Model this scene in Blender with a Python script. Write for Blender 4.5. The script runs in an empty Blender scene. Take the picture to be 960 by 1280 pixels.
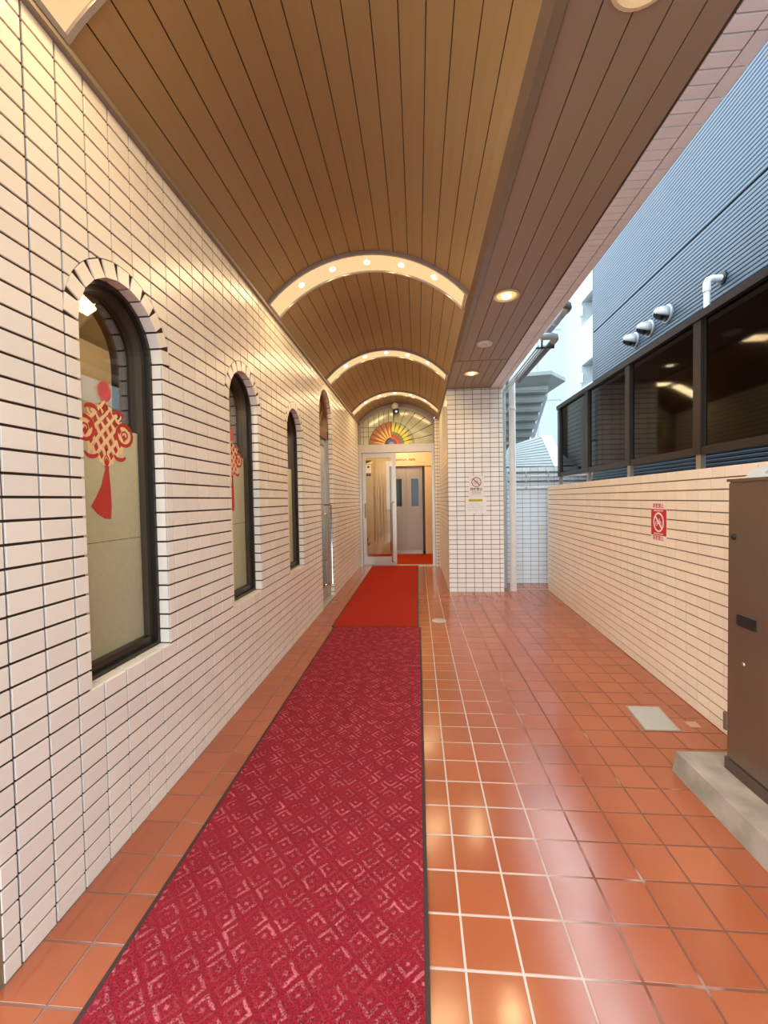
import bpy, math, random
from mathutils import Vector, Matrix
random.seed(7)
sc = bpy.context.scene
PI = math.pi

# ------------------------------------------------------------------ camera
FPX, YAW, PITCH, ROLL, CAMH = 525.855, 0.0802053, -0.0296182, -0.0169370, 1.24837
cf = Vector((-math.sin(YAW)*math.cos(PITCH), math.cos(YAW)*math.cos(PITCH), math.sin(PITCH)))
r0 = Vector((math.cos(YAW), math.sin(YAW), 0)); u0 = r0.cross(cf)
cr = (math.cos(ROLL)*r0 + math.sin(ROLL)*u0).normalized(); cu = cr.cross(cf)
cam = bpy.data.cameras.new('camera'); camo = bpy.data.objects.new('camera', cam)
sc.collection.objects.link(camo); sc.camera = camo
cam.sensor_fit = 'HORIZONTAL'; cam.sensor_width = 36; cam.lens = 36*FPX/960
cam.clip_start = 0.02; cam.clip_end = 300
CAMP = Vector((0, 0, CAMH))
camo.matrix_world = Matrix(((cr.x, cu.x, -cf.x, 0), (cr.y, cu.y, -cf.y, 0), (cr.z, cu.z, -cf.z, CAMH), (0, 0, 0, 1)))
def project(p):
    d = Vector(p)-CAMP; z = d.dot(cf)
    if z < .05: return None
    return 480+FPX*d.dot(cr)/z, 640-FPX*d.dot(cu)/z, z

# ------------------------------------------------------------------ sky, exposure
w = bpy.data.worlds.new('sky'); sc.world = w; w.use_nodes = True
bg = w.node_tree.nodes['Background']
bg.inputs[0].default_value = (0.80, 0.92, 1.0, 1); bg.inputs[1].default_value = 4.8
vs = sc.view_settings
vs.view_transform = 'Standard'; vs.look = 'None'; vs.gamma = 1; vs.use_curve_mapping = False; vs.exposure = 0.08
sc.cycles.use_denoising = True
sc.cycles.max_bounces = 10; sc.cycles.diffuse_bounces = 6; sc.cycles.glossy_bounces = 5
sc.cycles.transmission_bounces = 6; sc.cycles.transparent_max_bounces = 10
sc.cycles.sample_clamp_indirect = 8
WARM = (1.0, 0.70, 0.36)
STRIP_W, DOWN_W, LOBBY_W, ROOM_W = 5.5, 8.0, 36.0, 90.0     # lamp powers, watts

# ------------------------------------------------------------------ materials
def S(r, g, b):
    f = lambda v: (v/255)/12.92 if v/255 <= .04045 else ((v/255+.055)/1.055)**2.4
    return (f(r), f(g), f(b), 1)
def newmat(name):
    m = bpy.data.materials.new(name); m.use_nodes = True
    nt = m.node_tree; return m, nt, nt.nodes['Principled BSDF']
def setp(b, col=None, rough=.5, metal=0, spec=.5, coat=0, coat_r=.1):
    if col: b.inputs['Base Color'].default_value = col
    b.inputs['Roughness'].default_value = rough; b.inputs['Metallic'].default_value = metal
    b.inputs['Specular IOR Level'].default_value = spec
    b.inputs['Coat Weight'].default_value = coat; b.inputs['Coat Roughness'].default_value = coat_r
def N(nt, t, **kw):
    n = nt.nodes.new(t)
    for k, v in kw.items(): setattr(n, k, v)
    return n
def mixc(nt, fac, a, b, mode='MIX'):
    m = N(nt, 'ShaderNodeMix', data_type='RGBA', blend_type=mode)
    for i, v in ((0, fac), (6, a), (7, b)):
        if hasattr(v, 'links'): nt.links.new(v, m.inputs[i])
        else: m.inputs[i].default_value = v
    return m.outputs[2]
def math_(nt, op, a, b=None, c=None, clamp=False):
    m = N(nt, 'ShaderNodeMath', operation=op, use_clamp=clamp)
    for i, v in enumerate((a, b, c)):
        if v is None: continue
        if hasattr(v, 'links'): nt.links.new(v, m.inputs[i])
        else: m.inputs[i].default_value = v
    return m.outputs[0]
def noise(nt, scale, detail=3, coord=None, rough=.5):
    n = N(nt, 'ShaderNodeTexNoise'); n.inputs['Scale'].default_value = scale
    n.inputs['Detail'].default_value = detail; n.inputs['Roughness'].default_value = rough
    if coord is None: coord = N(nt, 'ShaderNodeNewGeometry').outputs['Position']
    nt.links.new(coord, n.inputs['Vector']); return n.outputs[0]
def ramp(nt, x, a, b):
    r = N(nt, 'ShaderNodeMapRange'); nt.links.new(x, r.inputs[0])
    r.inputs[1].default_value = a; r.inputs[2].default_value = b; r.clamp = True; return r.outputs[0]
def bump(nt, b, h, strength=.2, dist=.002):
    n = N(nt, 'ShaderNodeBump'); n.inputs['Strength'].default_value = strength; n.inputs['Distance'].default_value = dist
    nt.links.new(h, n.inputs['Height']); nt.links.new(n.outputs[0], b.inputs['Normal'])
def rnd(nt):
    oi = N(nt, 'ShaderNodeObjectInfo'); g = N(nt, 'ShaderNodeNewGeometry')
    return math_(nt, 'FRACT', math_(nt, 'ADD', oi.outputs['Random'], g.outputs['Random Per Island']))
def plain(name, col, rough=.5, metal=0, spec=.5, coat=0, var=.06, nscale=6, bumps=0, bscale=200):
    m, nt, b = newmat(name); setp(b, None, rough, metal, spec, coat)
    d = tuple(c*(1-var*2) for c in col[:3])+(1,); l = tuple(min(1, c*(1+var)) for c in col[:3])+(1,)
    nt.links.new(mixc(nt, noise(nt, nscale), d, l), b.inputs['Base Color'])
    if bumps: bump(nt, b, noise(nt, bscale, 2), bumps)
    return m
def tilemat(name, col, rough=.28, spread=.10, spec=.5, dirt=.12):
    m, nt, b = newmat(name); setp(b, None, rough, 0, spec)
    r = rnd(nt)
    d = tuple(c*(1-spread) for c in col[:3])+(1,); l = tuple(min(1, c*(1+spread*.5)) for c in col[:3])+(1,)
    base = mixc(nt, r, d, l)
    mott = math_(nt, 'MULTIPLY', ramp(nt, noise(nt, 3.5, 5), .45, .75), dirt)
    base = mixc(nt, mott, base, tuple(c*.6 for c in col[:3])+(1,))
    nt.links.new(base, b.inputs['Base Color'])
    bump(nt, b, noise(nt, 45, 3), .06, .004)
    return m
def emit(name, col, strength):
    m, nt, b = newmat(name); setp(b, (.02, .02, .02, 1), .4)
    b.inputs['Emission Color'].default_value = (*col[:3], 1); b.inputs['Emission Strength'].default_value = strength
    return m

MT = {}
MT['wall_tile'] = tilemat('cream_wall_tile', (.88, .82, .73, 1), .26, .05, dirt=.06)
MT['wall_tile_peach'] = tilemat('peach_wall_tile', (.90, .77, .60, 1), .35, .05, dirt=.05)
MT['pillar_tile'] = tilemat('white_wall_tile', (.88, .86, .81, 1), .26, .05, dirt=.04)
MT['beam_tile'] = tilemat('pale_beam_tile', (.90, .87, .88, 1), .4, .05, dirt=.04)
MT['far_tile'] = tilemat('white_outdoor_tile', (.84, .90, .94, 1), .3, .05, dirt=.03)
MT['mortar'] = plain('brown_mortar', S(58, 40, 25), .9, bumps=.4)
MT['mortar_grey'] = plain('grey_mortar', S(88, 74, 62), .9, bumps=.4)
MT['mortar_light'] = plain('pale_mortar', S(120, 92, 62), .9)
MT['slat'] = plain('bronze_brown_ceiling_metal', (.31, .195, .082, 1), .42, 0, .5, var=.03, nscale=2)
MT['slat_soffit'] = plain('daylight_tinted_soffit_metal', (.34, .245, .165, 1), .42, 0, .5, var=.03, nscale=2)  # same metal as the vault slats; daylight on the soffit mixed into the colour
MT['slat_dark'] = plain('dark_groove_backing', (.05, .026, .012, 1), .8)
MT['trim_brown'] = plain('brown_trim_metal', (.25, .18, .11, 1), .4)
MT['cove'] = plain('grey_brown_cove_strip', (.25, .20, .15, 1), .5)
MT['bronze'] = plain('dark_bronze_aluminium', (.030, .022, .016, 1), .3, .3)
MT['bronze_light'] = plain('brown_anodised_aluminium', (.031, .022, .018, 1), .36, .4)
MT['steel'] = plain('brushed_stainless_steel', (.48, .41, .34, 1), .33, .9, var=.05, nscale=14)
MT['galvanised'] = plain('dull_galvanised_steel', (.46, .48, .49, 1), .48, .45)
MT['lift_steel'] = plain('satin_lift_door_steel', (.40, .34, .29, 1), .45, .6, var=.06, nscale=40)
MT['chrome'] = plain('polished_steel', (.75, .72, .66, 1), .12, 1)
MT['white_frame'] = plain('pale_grey_light_frame', (.36, .32, .30, 1), .35, .2)
MT['concrete'] = plain('weathered_concrete', (.38, .31, .235, 1), .85, var=.34, nscale=8, bumps=.5, bscale=60)
MT['cabinet'] = plain('brown_painted_steel', (.20, .135, .090, 1), .24, .55, var=.08, nscale=2.5)
MT['black'] = plain('black_plastic', (.01, .01, .01, 1), .5)
MT['white_plastic'] = plain('white_plastic', (.74, .76, .76, 1), .4)
MT['pipe_white'] = plain('white_painted_pipe', (.72, .71, .69, 1), .35)
MT['pipe_grey'] = plain('grey_painted_pipe', (.40, .42, .41, 1), .4)
MT['pipe_dark_and_shadow'] = plain('dark_grey_pipe_and_shadow', (.12, .14, .14, 1), .45)  # also colours the conduit shadows built on the outdoor wall
MT['siding'] = plain('navy_blue_metal_siding', (.085, .122, .165, 1), .5, .1, var=.08, nscale=3)
MT['siding_gap'] = plain('black_siding_backing', (.012, .016, .022, 1), .8)
MT['white_wall'] = plain('white_painted_render', (.42, .475, .50, 1), .7, var=.02)
MT['grey_wall'] = plain('pale_grey_render', (.30, .35, .37, 1), .8, var=.03)
MT['stair'] = plain('grey_green_stair_concrete', (.24, .27, .265, 1), .75, var=.12, nscale=3)
MT['hood_shade'] = plain('shade_grey_hood_cladding', (.30, .35, .36, 1), .4, var=.08)  # shade on the hood's front put into this grey
MT['cream_board'] = plain('cream_wood_grain_board', (.78, .60, .36, 1), .45, var=.07, nscale=7)
MT['lobby_carpet'] = plain('orange_red_loop_carpet', (.42, .045, .008, 1), .95, spec=.1, bumps=.6, bscale=350)
MT['asphalt'] = plain('pale_street_paving', (.34, .33, .32, 1), .9, bumps=.5)
MT['dark_room'] = plain('tan_painted_interior', (.20, .14, .08, 1), .7)
MT['unseen_roof'] = plain('grey_roof_slab', (.3, .3, .3, 1), .9)
MT['red'] = plain('red_print', S(200, 28, 30), .45, var=.03)
MT['decal_red'] = plain('translucent_red_decal', S(196, 52, 40), .5, var=.12, nscale=30)
MT['decal_cream'] = plain('cream_decal', S(250, 214, 160), .5, var=.03)
MT['paper'] = plain('white_paper', (.86, .84, .82, 1), .6, var=.02)
MT['paper_pink'] = plain('pinkish_white_paper', (.86, .78, .74, 1), .55, var=.02)
MT['maroon'] = plain('maroon_print', S(112, 40, 42), .5)
MT['ink'] = plain('dark_brown_ink', S(62, 46, 44), .6)
MT['ink_grey'] = plain('grey_ink', S(168, 158, 162), .6)
MT['yellow'] = plain('yellow_highlight', S(226, 206, 60), .6)
MT['olive'] = plain('olive_ink', S(84, 76, 10), .6)
MT['gold'] = plain('dull_bronze_letter', S(110, 70, 24), .4, .4)
MT['leaf'] = plain('dark_green_leaf', S(58, 74, 30), .5)
MT['leaf_brown'] = plain('reddish_leaf', S(96, 50, 26), .5)
MT['lead'] = plain('dark_lead_came', (.05, .05, .045, 1), .5, .3)
MT['sash'] = plain('brown_grey_sash_metal', (.085, .066, .05, 1), .35, .4)
MT['wood'] = plain('brown_stained_wood', S(120, 82, 56), .45, var=.15, nscale=10)
MT['pink_cap'] = plain('pale_terracotta', (.50, .27, .18, 1), .5)
MT['silver'] = plain('silver_floor_plate', (.52, .52, .48, 1), .42, .5)
MT['bulb'] = emit('warm_bulb_glow', (1, .88, .55), 9)
MT['strip'] = emit('lit_acrylic_light_panel', (1.0, .66, .32), .92)
MT['down_bowl'] = emit('lit_downlight_reflector', (1.0, .66, .18), 1.1)

def glassmat(name, tint, ior=1.6, rough=.01, bumps=0):
    m = bpy.data.materials.new(name); m.use_nodes = True; nt = m.node_tree; nt.nodes.clear()
    out = N(nt, 'ShaderNodeOutputMaterial'); t = N(nt, 'ShaderNodeBsdfTransparent'); t.inputs[0].default_value = tint
    g = N(nt, 'ShaderNodeBsdfGlossy'); g.inputs['Roughness'].default_value = rough
    f = N(nt, 'ShaderNodeFresnel'); ge = N(nt, 'ShaderNodeNewGeometry'); iv = N(nt, 'ShaderNodeMapRange')
    nt.links.new(ge.outputs['Backfacing'], iv.inputs[0]); iv.inputs[3].default_value = ior; iv.inputs[4].default_value = 1/ior
    nt.links.new(iv.outputs[0], f.inputs[0])          # same reflectance from either side of the pane
    mx = N(nt, 'ShaderNodeMixShader')
    nt.links.new(f.outputs[0], mx.inputs[0]); nt.links.new(t.outputs[0], mx.inputs[1]); nt.links.new(g.outputs[0], mx.inputs[2])
    nt.links.new(mx.outputs[0], out.inputs[0]); return m
MT['glass'] = glassmat('clear_glass', (.82, .84, .80, 1), 1.5)
MT['window_glass'] = glassmat('tinted_window_glass', (.85, .82, .74, 1), 1.8)
MT['smoke_pane'] = glassmat('smoked_acrylic', (.07, .055, .045, 1), 1.38, .05)
MT['fan_clear'] = plain('pale_green_art_glass', (.50, .52, .36, 1), .12, 0, .8, var=.1, nscale=8)

# frosted film: milky, softly reflecting, mottled
m, nt, b = newmat('frosted_window_film'); setp(b, None, .30, 0, .9)
fc_ = mixc(nt, ramp(nt, noise(nt, 60, 4), .3, .7), (.46, .46, .35, 1), (.58, .57, .44, 1))
nt.links.new(fc_, b.inputs['Base Color']); bump(nt, b, noise(nt, 220, 2), .25)
tl_ = N(nt, 'ShaderNodeBsdfTranslucent'); tl_.inputs[0].default_value = (.88, .87, .66, 1)
mx = N(nt, 'ShaderNodeMixShader'); mx.inputs[0].default_value = .5; o_ = nt.nodes['Material Output']
nt.links.new(b.outputs[0], mx.inputs[1]); nt.links.new(tl_.outputs[0], mx.inputs[2]); nt.links.new(mx.outputs[0], o_.inputs[0])
MT['film'] = m

# quarry floor tile: glazed terracotta with cloudy wear
m, nt, b = newmat('terracotta_floor_tile'); setp(b, None, .2, 0, .9)
r = rnd(nt); base = mixc(nt, r, (.32, .080, .032, 1), (.38, .098, .038, 1))
base = mixc(nt, math_(nt, 'MULTIPLY', ramp(nt, noise(nt, 5, 5), .4, .75), .35), base, (.28, .062, .026, 1))
nt.links.new(base, b.inputs['Base Color'])
rr = N(nt, 'ShaderNodeMapRange'); nt.links.new(noise(nt, 7, 4), rr.inputs[0]); rr.inputs[3].default_value = .10; rr.inputs[4].default_value = .22
nt.links.new(rr.outputs[0], b.inputs['Roughness']); bump(nt, b, noise(nt, 9, 2), .05, .006); MT['floor_tile'] = m
# floor joints: white by the carpet, worn to red-brown towards the low wall and by the windows
m, nt, b = newmat('floor_joint'); setp(b, None, .8)
g = N(nt, 'ShaderNodeNewGeometry'); sx = N(nt, 'ShaderNodeSeparateXYZ'); nt.links.new(g.outputs['Position'], sx.inputs[0])
nz = math_(nt, 'MULTIPLY', math_(nt, 'SUBTRACT', noise(nt, 4.5, 3), .5), .45)
xx = math_(nt, 'ADD', sx.outputs[0], nz)
worn = math_(nt, 'MULTIPLY', ramp(nt, xx, .36, .62), ramp(nt, math_(nt, 'ADD', noise(nt, 6, 2), .22), .42, .6)); left = math_(nt, 'SUBTRACT', 1, ramp(nt, xx, -1.0, -.2))
nt.links.new(mixc(nt, math_(nt, 'MAXIMUM', worn, math_(nt, 'MULTIPLY', left, .9)), (.54, .44, .38, 1), (.17, .055, .028, 1)), b.inputs['Base Color'])
MT['floor_joint'] = m

# patterned carpet: crimson pile with lighter zigzag hooks and dots
m, nt, b = newmat('crimson_zigzag_carpet'); setp(b, None, .95, 0, .15)
b.inputs['Sheen Weight'].default_value = .08; b.inputs['Sheen Tint'].default_value = (1, .55, .6, 1)
g = N(nt, 'ShaderNodeNewGeometry'); sx = N(nt, 'ShaderNodeSeparateXYZ'); nt.links.new(g.outputs['Position'], sx.inputs[0])
wob = math_(nt, 'MULTIPLY', math_(nt, 'SUBTRACT', noise(nt, 38, 2), .5), .016)
wob2 = math_(nt, 'MULTIPLY', math_(nt, 'SUBTRACT', noise(nt, 31, 2), .5), .016)
P = .064
a_ = math_(nt, 'ADD', math_(nt, 'MULTIPLY', math_(nt, 'ADD', sx.outputs[0], sx.outputs[1]), .70711/P), math_(nt, 'MULTIPLY', wob, 14))
c_ = math_(nt, 'ADD', math_(nt, 'MULTIPLY', math_(nt, 'SUBTRACT', sx.outputs[0], sx.outputs[1]), .70711/P), math_(nt, 'MULTIPLY', wob2, 14))
fa = math_(nt, 'ABSOLUTE', math_(nt, 'SUBTRACT', math_(nt, 'FRACT', a_), .5)); fc = math_(nt, 'ABSOLUTE', math_(nt, 'SUBTRACT', math_(nt, 'FRACT', c_), .5))
mxm = math_(nt, 'MAXIMUM', fa, fc)
ring = math_(nt, 'SUBTRACT', 1, ramp(nt, math_(nt, 'ABSOLUTE', math_(nt, 'SUBTRACT', mxm, .33)), .035, .09))
ia = math_(nt, 'FLOOR', a_); ic = math_(nt, 'FLOOR', c_)
wn = N(nt, 'ShaderNodeTexWhiteNoise', noise_dimensions='2D'); cb = N(nt, 'ShaderNodeCombineXYZ')
nt.links.new(ia, cb.inputs[0]); nt.links.new(ic, cb.inputs[1]); nt.links.new(cb.outputs[0], wn.inputs['Vector'])
# leave each lozenge open on one or two sides, so it reads as a hook
sa = math_(nt, 'SUBTRACT', math_(nt, 'FRACT', a_), .5); scn = math_(nt, 'SUBTRACT', math_(nt, 'FRACT', c_), .5)
def sgn(th):
    return math_(nt, 'SUBTRACT', math_(nt, 'MULTIPLY', math_(nt, 'GREATER_THAN', math_(nt, 'FRACT', math_(nt, 'MULTIPLY', wn.outputs[0], th)), .5), 2), 1)
gap = math_(nt, 'GREATER_THAN', math_(nt, 'ADD', math_(nt, 'MULTIPLY', sa, sgn(1.0)), math_(nt, 'MULTIPLY', scn, sgn(7.3))), -.04)
hook = math_(nt, 'MULTIPLY', ring, math_(nt, 'SUBTRACT', 1, math_(nt, 'MULTIPLY', gap, .85)))
dot = math_(nt, 'SUBTRACT', 1, ramp(nt, math_(nt, 'ADD', fa, fc), .07, .17))
pat = math_(nt, 'MAXIMUM', hook, math_(nt, 'MULTIPLY', dot, .9))
yarn = noise(nt, 190, 3, None, .7); cloud = noise(nt, 5.5, 3)
pat = math_(nt, 'MULTIPLY', pat, ramp(nt, math_(nt, 'ADD', noise(nt, 15, 3), math_(nt, 'MULTIPLY', math_(nt, 'SUBTRACT', yarn, .5), 2.0)), .30, .70))
base = mixc(nt, ramp(nt, yarn, .36, .64), (.12, .0012, .006, 1), (.42, .005, .022, 1))
base = mixc(nt, math_(nt, 'MULTIPLY', ramp(nt, cloud, .4, .7), .35), base, (.36, .012, .028, 1))
nt.links.new(mixc(nt, math_(nt, 'MULTIPLY', pat, 1.0), base, (.80, .18, .20, 1)), b.inputs['Base Color'])
bump(nt, b, math_(nt, 'ADD', yarn, math_(nt, 'MULTIPLY', pat, .4)), 1.0, .008); MT['carpet'] = m
m, nt, b = newmat('orange_red_carpet'); setp(b, None, .95, 0, .12)
nt.links.new(mixc(nt, noise(nt, 260, 2), (.30, .016, .008, 1), (.46, .034, .016, 1)), b.inputs['Base Color'])
bump(nt, b, noise(nt, 400, 2), .7, .005); MT['carpet_far'] = m
MT['binding'] = plain('dark_rubber_edge', S(58, 34, 30), .7)

# ------------------------------------------------------------------ mesh helpers
class MB:
    def __init__(s): s.v = []; s.f = []
    def add(s, vs, fs):
        o = len(s.v); s.v += [tuple(p) for p in vs]; s.f += [tuple(i+o for i in f) for f in fs]; return s
    def box(s, x0, x1, y0, y1, z0, z1):
        return s.add([(x, y, z) for z in (z0, z1) for y in (y0, y1) for x in (x0, x1)],
                     [(0, 2, 3, 1), (4, 5, 7, 6), (0, 1, 5, 4), (2, 6, 7, 3), (0, 4, 6, 2), (1, 3, 7, 5)])
    def hexa(s, a, b):      # two matching rings of points: a closed loft
        n = len(a)
        return s.add(list(a)+list(b), [tuple(range(n-1, -1, -1)), tuple(range(n, 2*n))]+[(i, (i+1) % n, n+(i+1) % n, n+i) for i in range(n)])
    def prism(s, poly, d):
        d = Vector(d); return s.hexa([Vector(p) for p in poly], [Vector(p)+d for p in poly])
    def tube(s, path, r, n=10, caps=True):
        path = [Vector(p) for p in path]; rings = []; up = None
        for i, p in enumerate(path):
            t = (path[min(i+1, len(path)-1)]-path[max(i-1, 0)]).normalized()
            if up is None or abs(up.dot(t)) > .95: up = Vector((0, 0, 1)) if abs(t.z) < .9 else Vector((1, 0, 0))
            x = (up-t*up.dot(t)).normalized(); y = t.cross(x); up = x
            rr = r[i] if isinstance(r, (list, tuple)) else r
            rings.append([p+rr*(math.cos(2*PI*k/n)*x+math.sin(2*PI*k/n)*y) for k in range(n)])
        o = [q for g in rings for q in g]; f = []
        for i in range(len(rings)-1):
            for k in range(n): f.append((i*n+k, i*n+(k+1) % n, (i+1)*n+(k+1) % n, (i+1)*n+k))
        if caps: f += [tuple(range(n-1, -1, -1)), tuple(range((len(rings)-1)*n, len(rings)*n))]
        return s.add(o, f)
    def lathe(s, c, prof, axis=(0, 0, 1), n=24):     # prof: (radius, along axis)
        a = Vector(axis).normalized(); c = Vector(c)
        return s._lathe(c, prof, a, n)
    def _lathe(s, c, prof, a, n):
        x = a.orthogonal().normalized(); y = a.cross(x); o = []; f = []
        for r_, h in prof: o += [c+a*h+r_*(math.cos(2*PI*k/n)*x+math.sin(2*PI*k/n)*y) for k in range(n)]
        for i in range(len(prof)-1):
            for k in range(n): f.append((i*n+k, i*n+(k+1) % n, (i+1)*n+(k+1) % n, (i+1)*n+k))
        f += [tuple(range(n-1, -1, -1)), tuple(range((len(prof)-1)*n, len(prof)*n))]
        return s.add(o, f)
    def mesh(s, name, mat, smooth=False):
        me = bpy.data.meshes.new(name); me.from_pydata(s.v, [], s.f); me.update()
        bm_fix(me)
        if mat: me.materials.append(MT[mat] if isinstance(mat, str) else mat)
        if smooth:
            for p in me.polygons: p.use_smooth = True
            try: me.set_sharp_from_angle(angle=math.radians(40))
            except Exception: pass
        return me
    def build(s, name, mat, parent=None, smooth=False):
        o = bpy.data.objects.new(name, s.mesh(name, mat, smooth)); sc.collection.objects.link(o)
        if parent: attach(o, parent)
        return o
import bmesh
def bm_fix(me):
    b = bmesh.new(); b.from_mesh(me); bmesh.ops.recalc_face_normals(b, faces=b.faces); b.to_mesh(me); b.free()
def loc_of(p):
    v = Vector(p.get('_loc', (0, 0, 0))); return v
def attach(o, parent):
    o.parent = parent; o.matrix_parent_inverse = parent.matrix_basis.inverted() if parent.parent is None else Matrix()
    if parent.parent is not None:        # the part sits unmoved in world-space coordinates: keep the sub-part there too
        o.matrix_parent_inverse = (parent.parent.matrix_basis @ parent.matrix_parent_inverse @ parent.matrix_basis).inverted()
def thing(name, label, cat, loc, group=None):
    o = bpy.data.objects.new(name, None); sc.collection.objects.link(o); o.location = loc; o.empty_display_size = .1
    bpy.context.view_layer.update(); return tag(o, label, cat, group)
def tag(o, label, cat=None, group=None, kind=None):
    o['label'] = label
    if cat: o['category'] = cat
    if group: o['group'] = group
    if kind: o['kind'] = kind
    return o
def struct(o, label, cat): return tag(o, label, cat, None, 'structure')
def box(name, mat, parent, *a): return MB().box(*a).build(name, mat, parent)

# ---------------------------------------------------------------- tile fields
class Frame:
    def __init__(s, O, U, V):
        s.O = Vector(O); s.U = Vector(U).normalized(); s.V = Vector(V).normalized(); s.N = s.U.cross(s.V)
    def p(s, u, v, n=0): return s.O+s.U*u+s.V*v+s.N*n
def is_rect(poly):
    return len(poly) == 4 and all(abs(poly[i][0]-poly[(i+1) % 4][0]) < 1e-6 or abs(poly[i][1]-poly[(i+1) % 4][1]) < 1e-6 for i in range(4))
def poly_area(p): return abs(sum(p[i][0]*p[(i+1) % len(p)][1]-p[(i+1) % len(p)][0]*p[i][1] for i in range(len(p))))/2
class Tiles:
    """tiles of one surface: the 300 that show largest become objects, the rest one 'stuff' part"""
    def __init__(s, parent, mat, name='tile', t=.006, ch=.0006, limit=300, wob=0):
        s.parent, s.mat, s.name, s.t, s.ch, s.limit, s.wob = parent, mat, name, t, ch, limit, wob; s.items = []; s.cache = {}
    def add(s, fr, poly):
        if len(poly) < 3 or poly_area(poly) < 4e-5: return
        cu_ = sum(p[0] for p in poly)/len(poly); cv_ = sum(p[1] for p in poly)/len(poly)
        loc = tuple((p[0]-cu_, p[1]-cv_) for p in poly); c = fr.p(cu_, cv_)
        q = project(c); score = 0
        d = c-CAMP; facing = -fr.N.dot(d)/d.length
        if q and -30 < q[0] < 990 and -30 < q[1] < 1310 and facing > 0: score = poly_area(poly)*facing/q[2]**2
        s.items.append((score, fr, loc, c))
    def shape(s, loc, mb=None, fr=None, c=None):
        t, ch = s.t, s.ch
        P3 = (lambda u, v, n: (u, v, n)) if fr is None else (lambda u, v, n: c+fr.U*u+fr.V*v+fr.N*n)
        m = mb or MB(); n = len(loc)
        if is_rect(loc):
            us = [p[0] for p in loc]; vs_ = [p[1] for p in loc]
            if min(max(us)-min(us), max(vs_)-min(vs_)) > 4*ch:
                ins = [(p[0]-math.copysign(ch, p[0]), p[1]-math.copysign(ch, p[1])) for p in loc]
                vv = [P3(*p, -t) for p in loc]+[P3(*p, -ch) for p in loc]+[P3(*p, 0) for p in ins]
                ff = [(8, 9, 10, 11)]
                for k in (0, 4): ff += [(k+i, k+(i+1) % 4, k+4+(i+1) % 4, k+4+i) for i in range(4)]
                m.add(vv, ff+[(3, 2, 1, 0)]); return m
        m.hexa([P3(*p, -t) for p in loc], [P3(*p, 0) for p in loc]); return m
    def flush(s):
        s.items.sort(key=lambda i: -i[0]); rest = MB(); nrest = 0
        for k, (score, fr, loc, c) in enumerate(s.items):
            if k < s.limit and score > 0:
                key = tuple((round(a, 4), round(b_, 4)) for a, b_ in loc)
                if key not in s.cache: s.cache[key] = s.shape(loc).mesh(s.name, s.mat)
                o = bpy.data.objects.new(s.name, s.cache[key]); sc.collection.objects.link(o); o.parent = s.parent
                o.matrix_parent_inverse = s.parent.matrix_basis.inverted()
                Mx = Matrix((( fr.U.x, fr.V.x, fr.N.x, c.x), (fr.U.y, fr.V.y, fr.N.y, c.y), (fr.U.z, fr.V.z, fr.N.z, c.z), (0, 0, 0, 1)))
                if s.wob: Mx = Mx @ Matrix.Rotation(random.uniform(-s.wob, s.wob), 4, 'X') @ Matrix.Rotation(random.uniform(-s.wob, s.wob), 4, 'Y')
                o.matrix_basis = Mx
            else:
                s.shape(loc, rest, fr, c); nrest += 1
        if nrest:
            o = rest.build(s.name+'_field', s.mat, s.parent); o['kind'] = 'stuff'
def rect(u0, u1, v0, v1): return [(u0, v0), (u1, v0), (u1, v1), (u0, v1)]
def minus_disc(poly, c, R):
    """polygon with the disc bitten out (one bite)"""
    pts = []
    for i in range(len(poly)):
        a, b_ = poly[i], poly[(i+1) % len(poly)]
        for k in range(16): pts.append((a[0]+(b_[0]-a[0])*k/16, a[1]+(b_[1]-a[1])*k/16))
    ins = [math.hypot(p[0]-c[0], p[1]-c[1]) < R for p in pts]
    if not any(ins): return poly
    if all(ins): return []
    n = len(pts); st = next(i for i in range(n) if not ins[i] and ins[i-1])
    run = []; i = st
    while not ins[i % n] and i < st+n: run.append(pts[i % n]); i += 1
    def ang(p): return math.atan2(p[1]-c[1], p[0]-c[0])
    a0, a1 = ang(run[-1]), ang(run[0])
    d = a1-a0
    while d > PI: d -= 2*PI
    while d < -PI: d += 2*PI
    arc = [(c[0]+R*math.cos(a0+d*k/6), c[1]+R*math.sin(a0+d*k/6)) for k in range(0, 7)]
    out = []
    for j, p in enumerate(run):      # drop collinear points
        if 0 < j < len(run)-1:
            q, r_ = run[j-1], run[j+1]
            if abs((p[0]-q[0])*(r_[1]-q[1])-(p[1]-q[1])*(r_[0]-q[0])) < 1e-9: continue
        out.append(p)
    return out+arc

# ================================================================= SETTING
XL = -1.0916                      # face of the tiled wall with the windows
YE = 7.9                          # plane of the entrance
XV = 0.385                        # far edge of the vault
ZS = 2.69                         # height of soffit and vault springing
ZA = 3.03                         # vault apex
PT, PC, J, JV = .064, .111, .008, .0075   # tile row and column pitch, joints
Z0 = -.008

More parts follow.
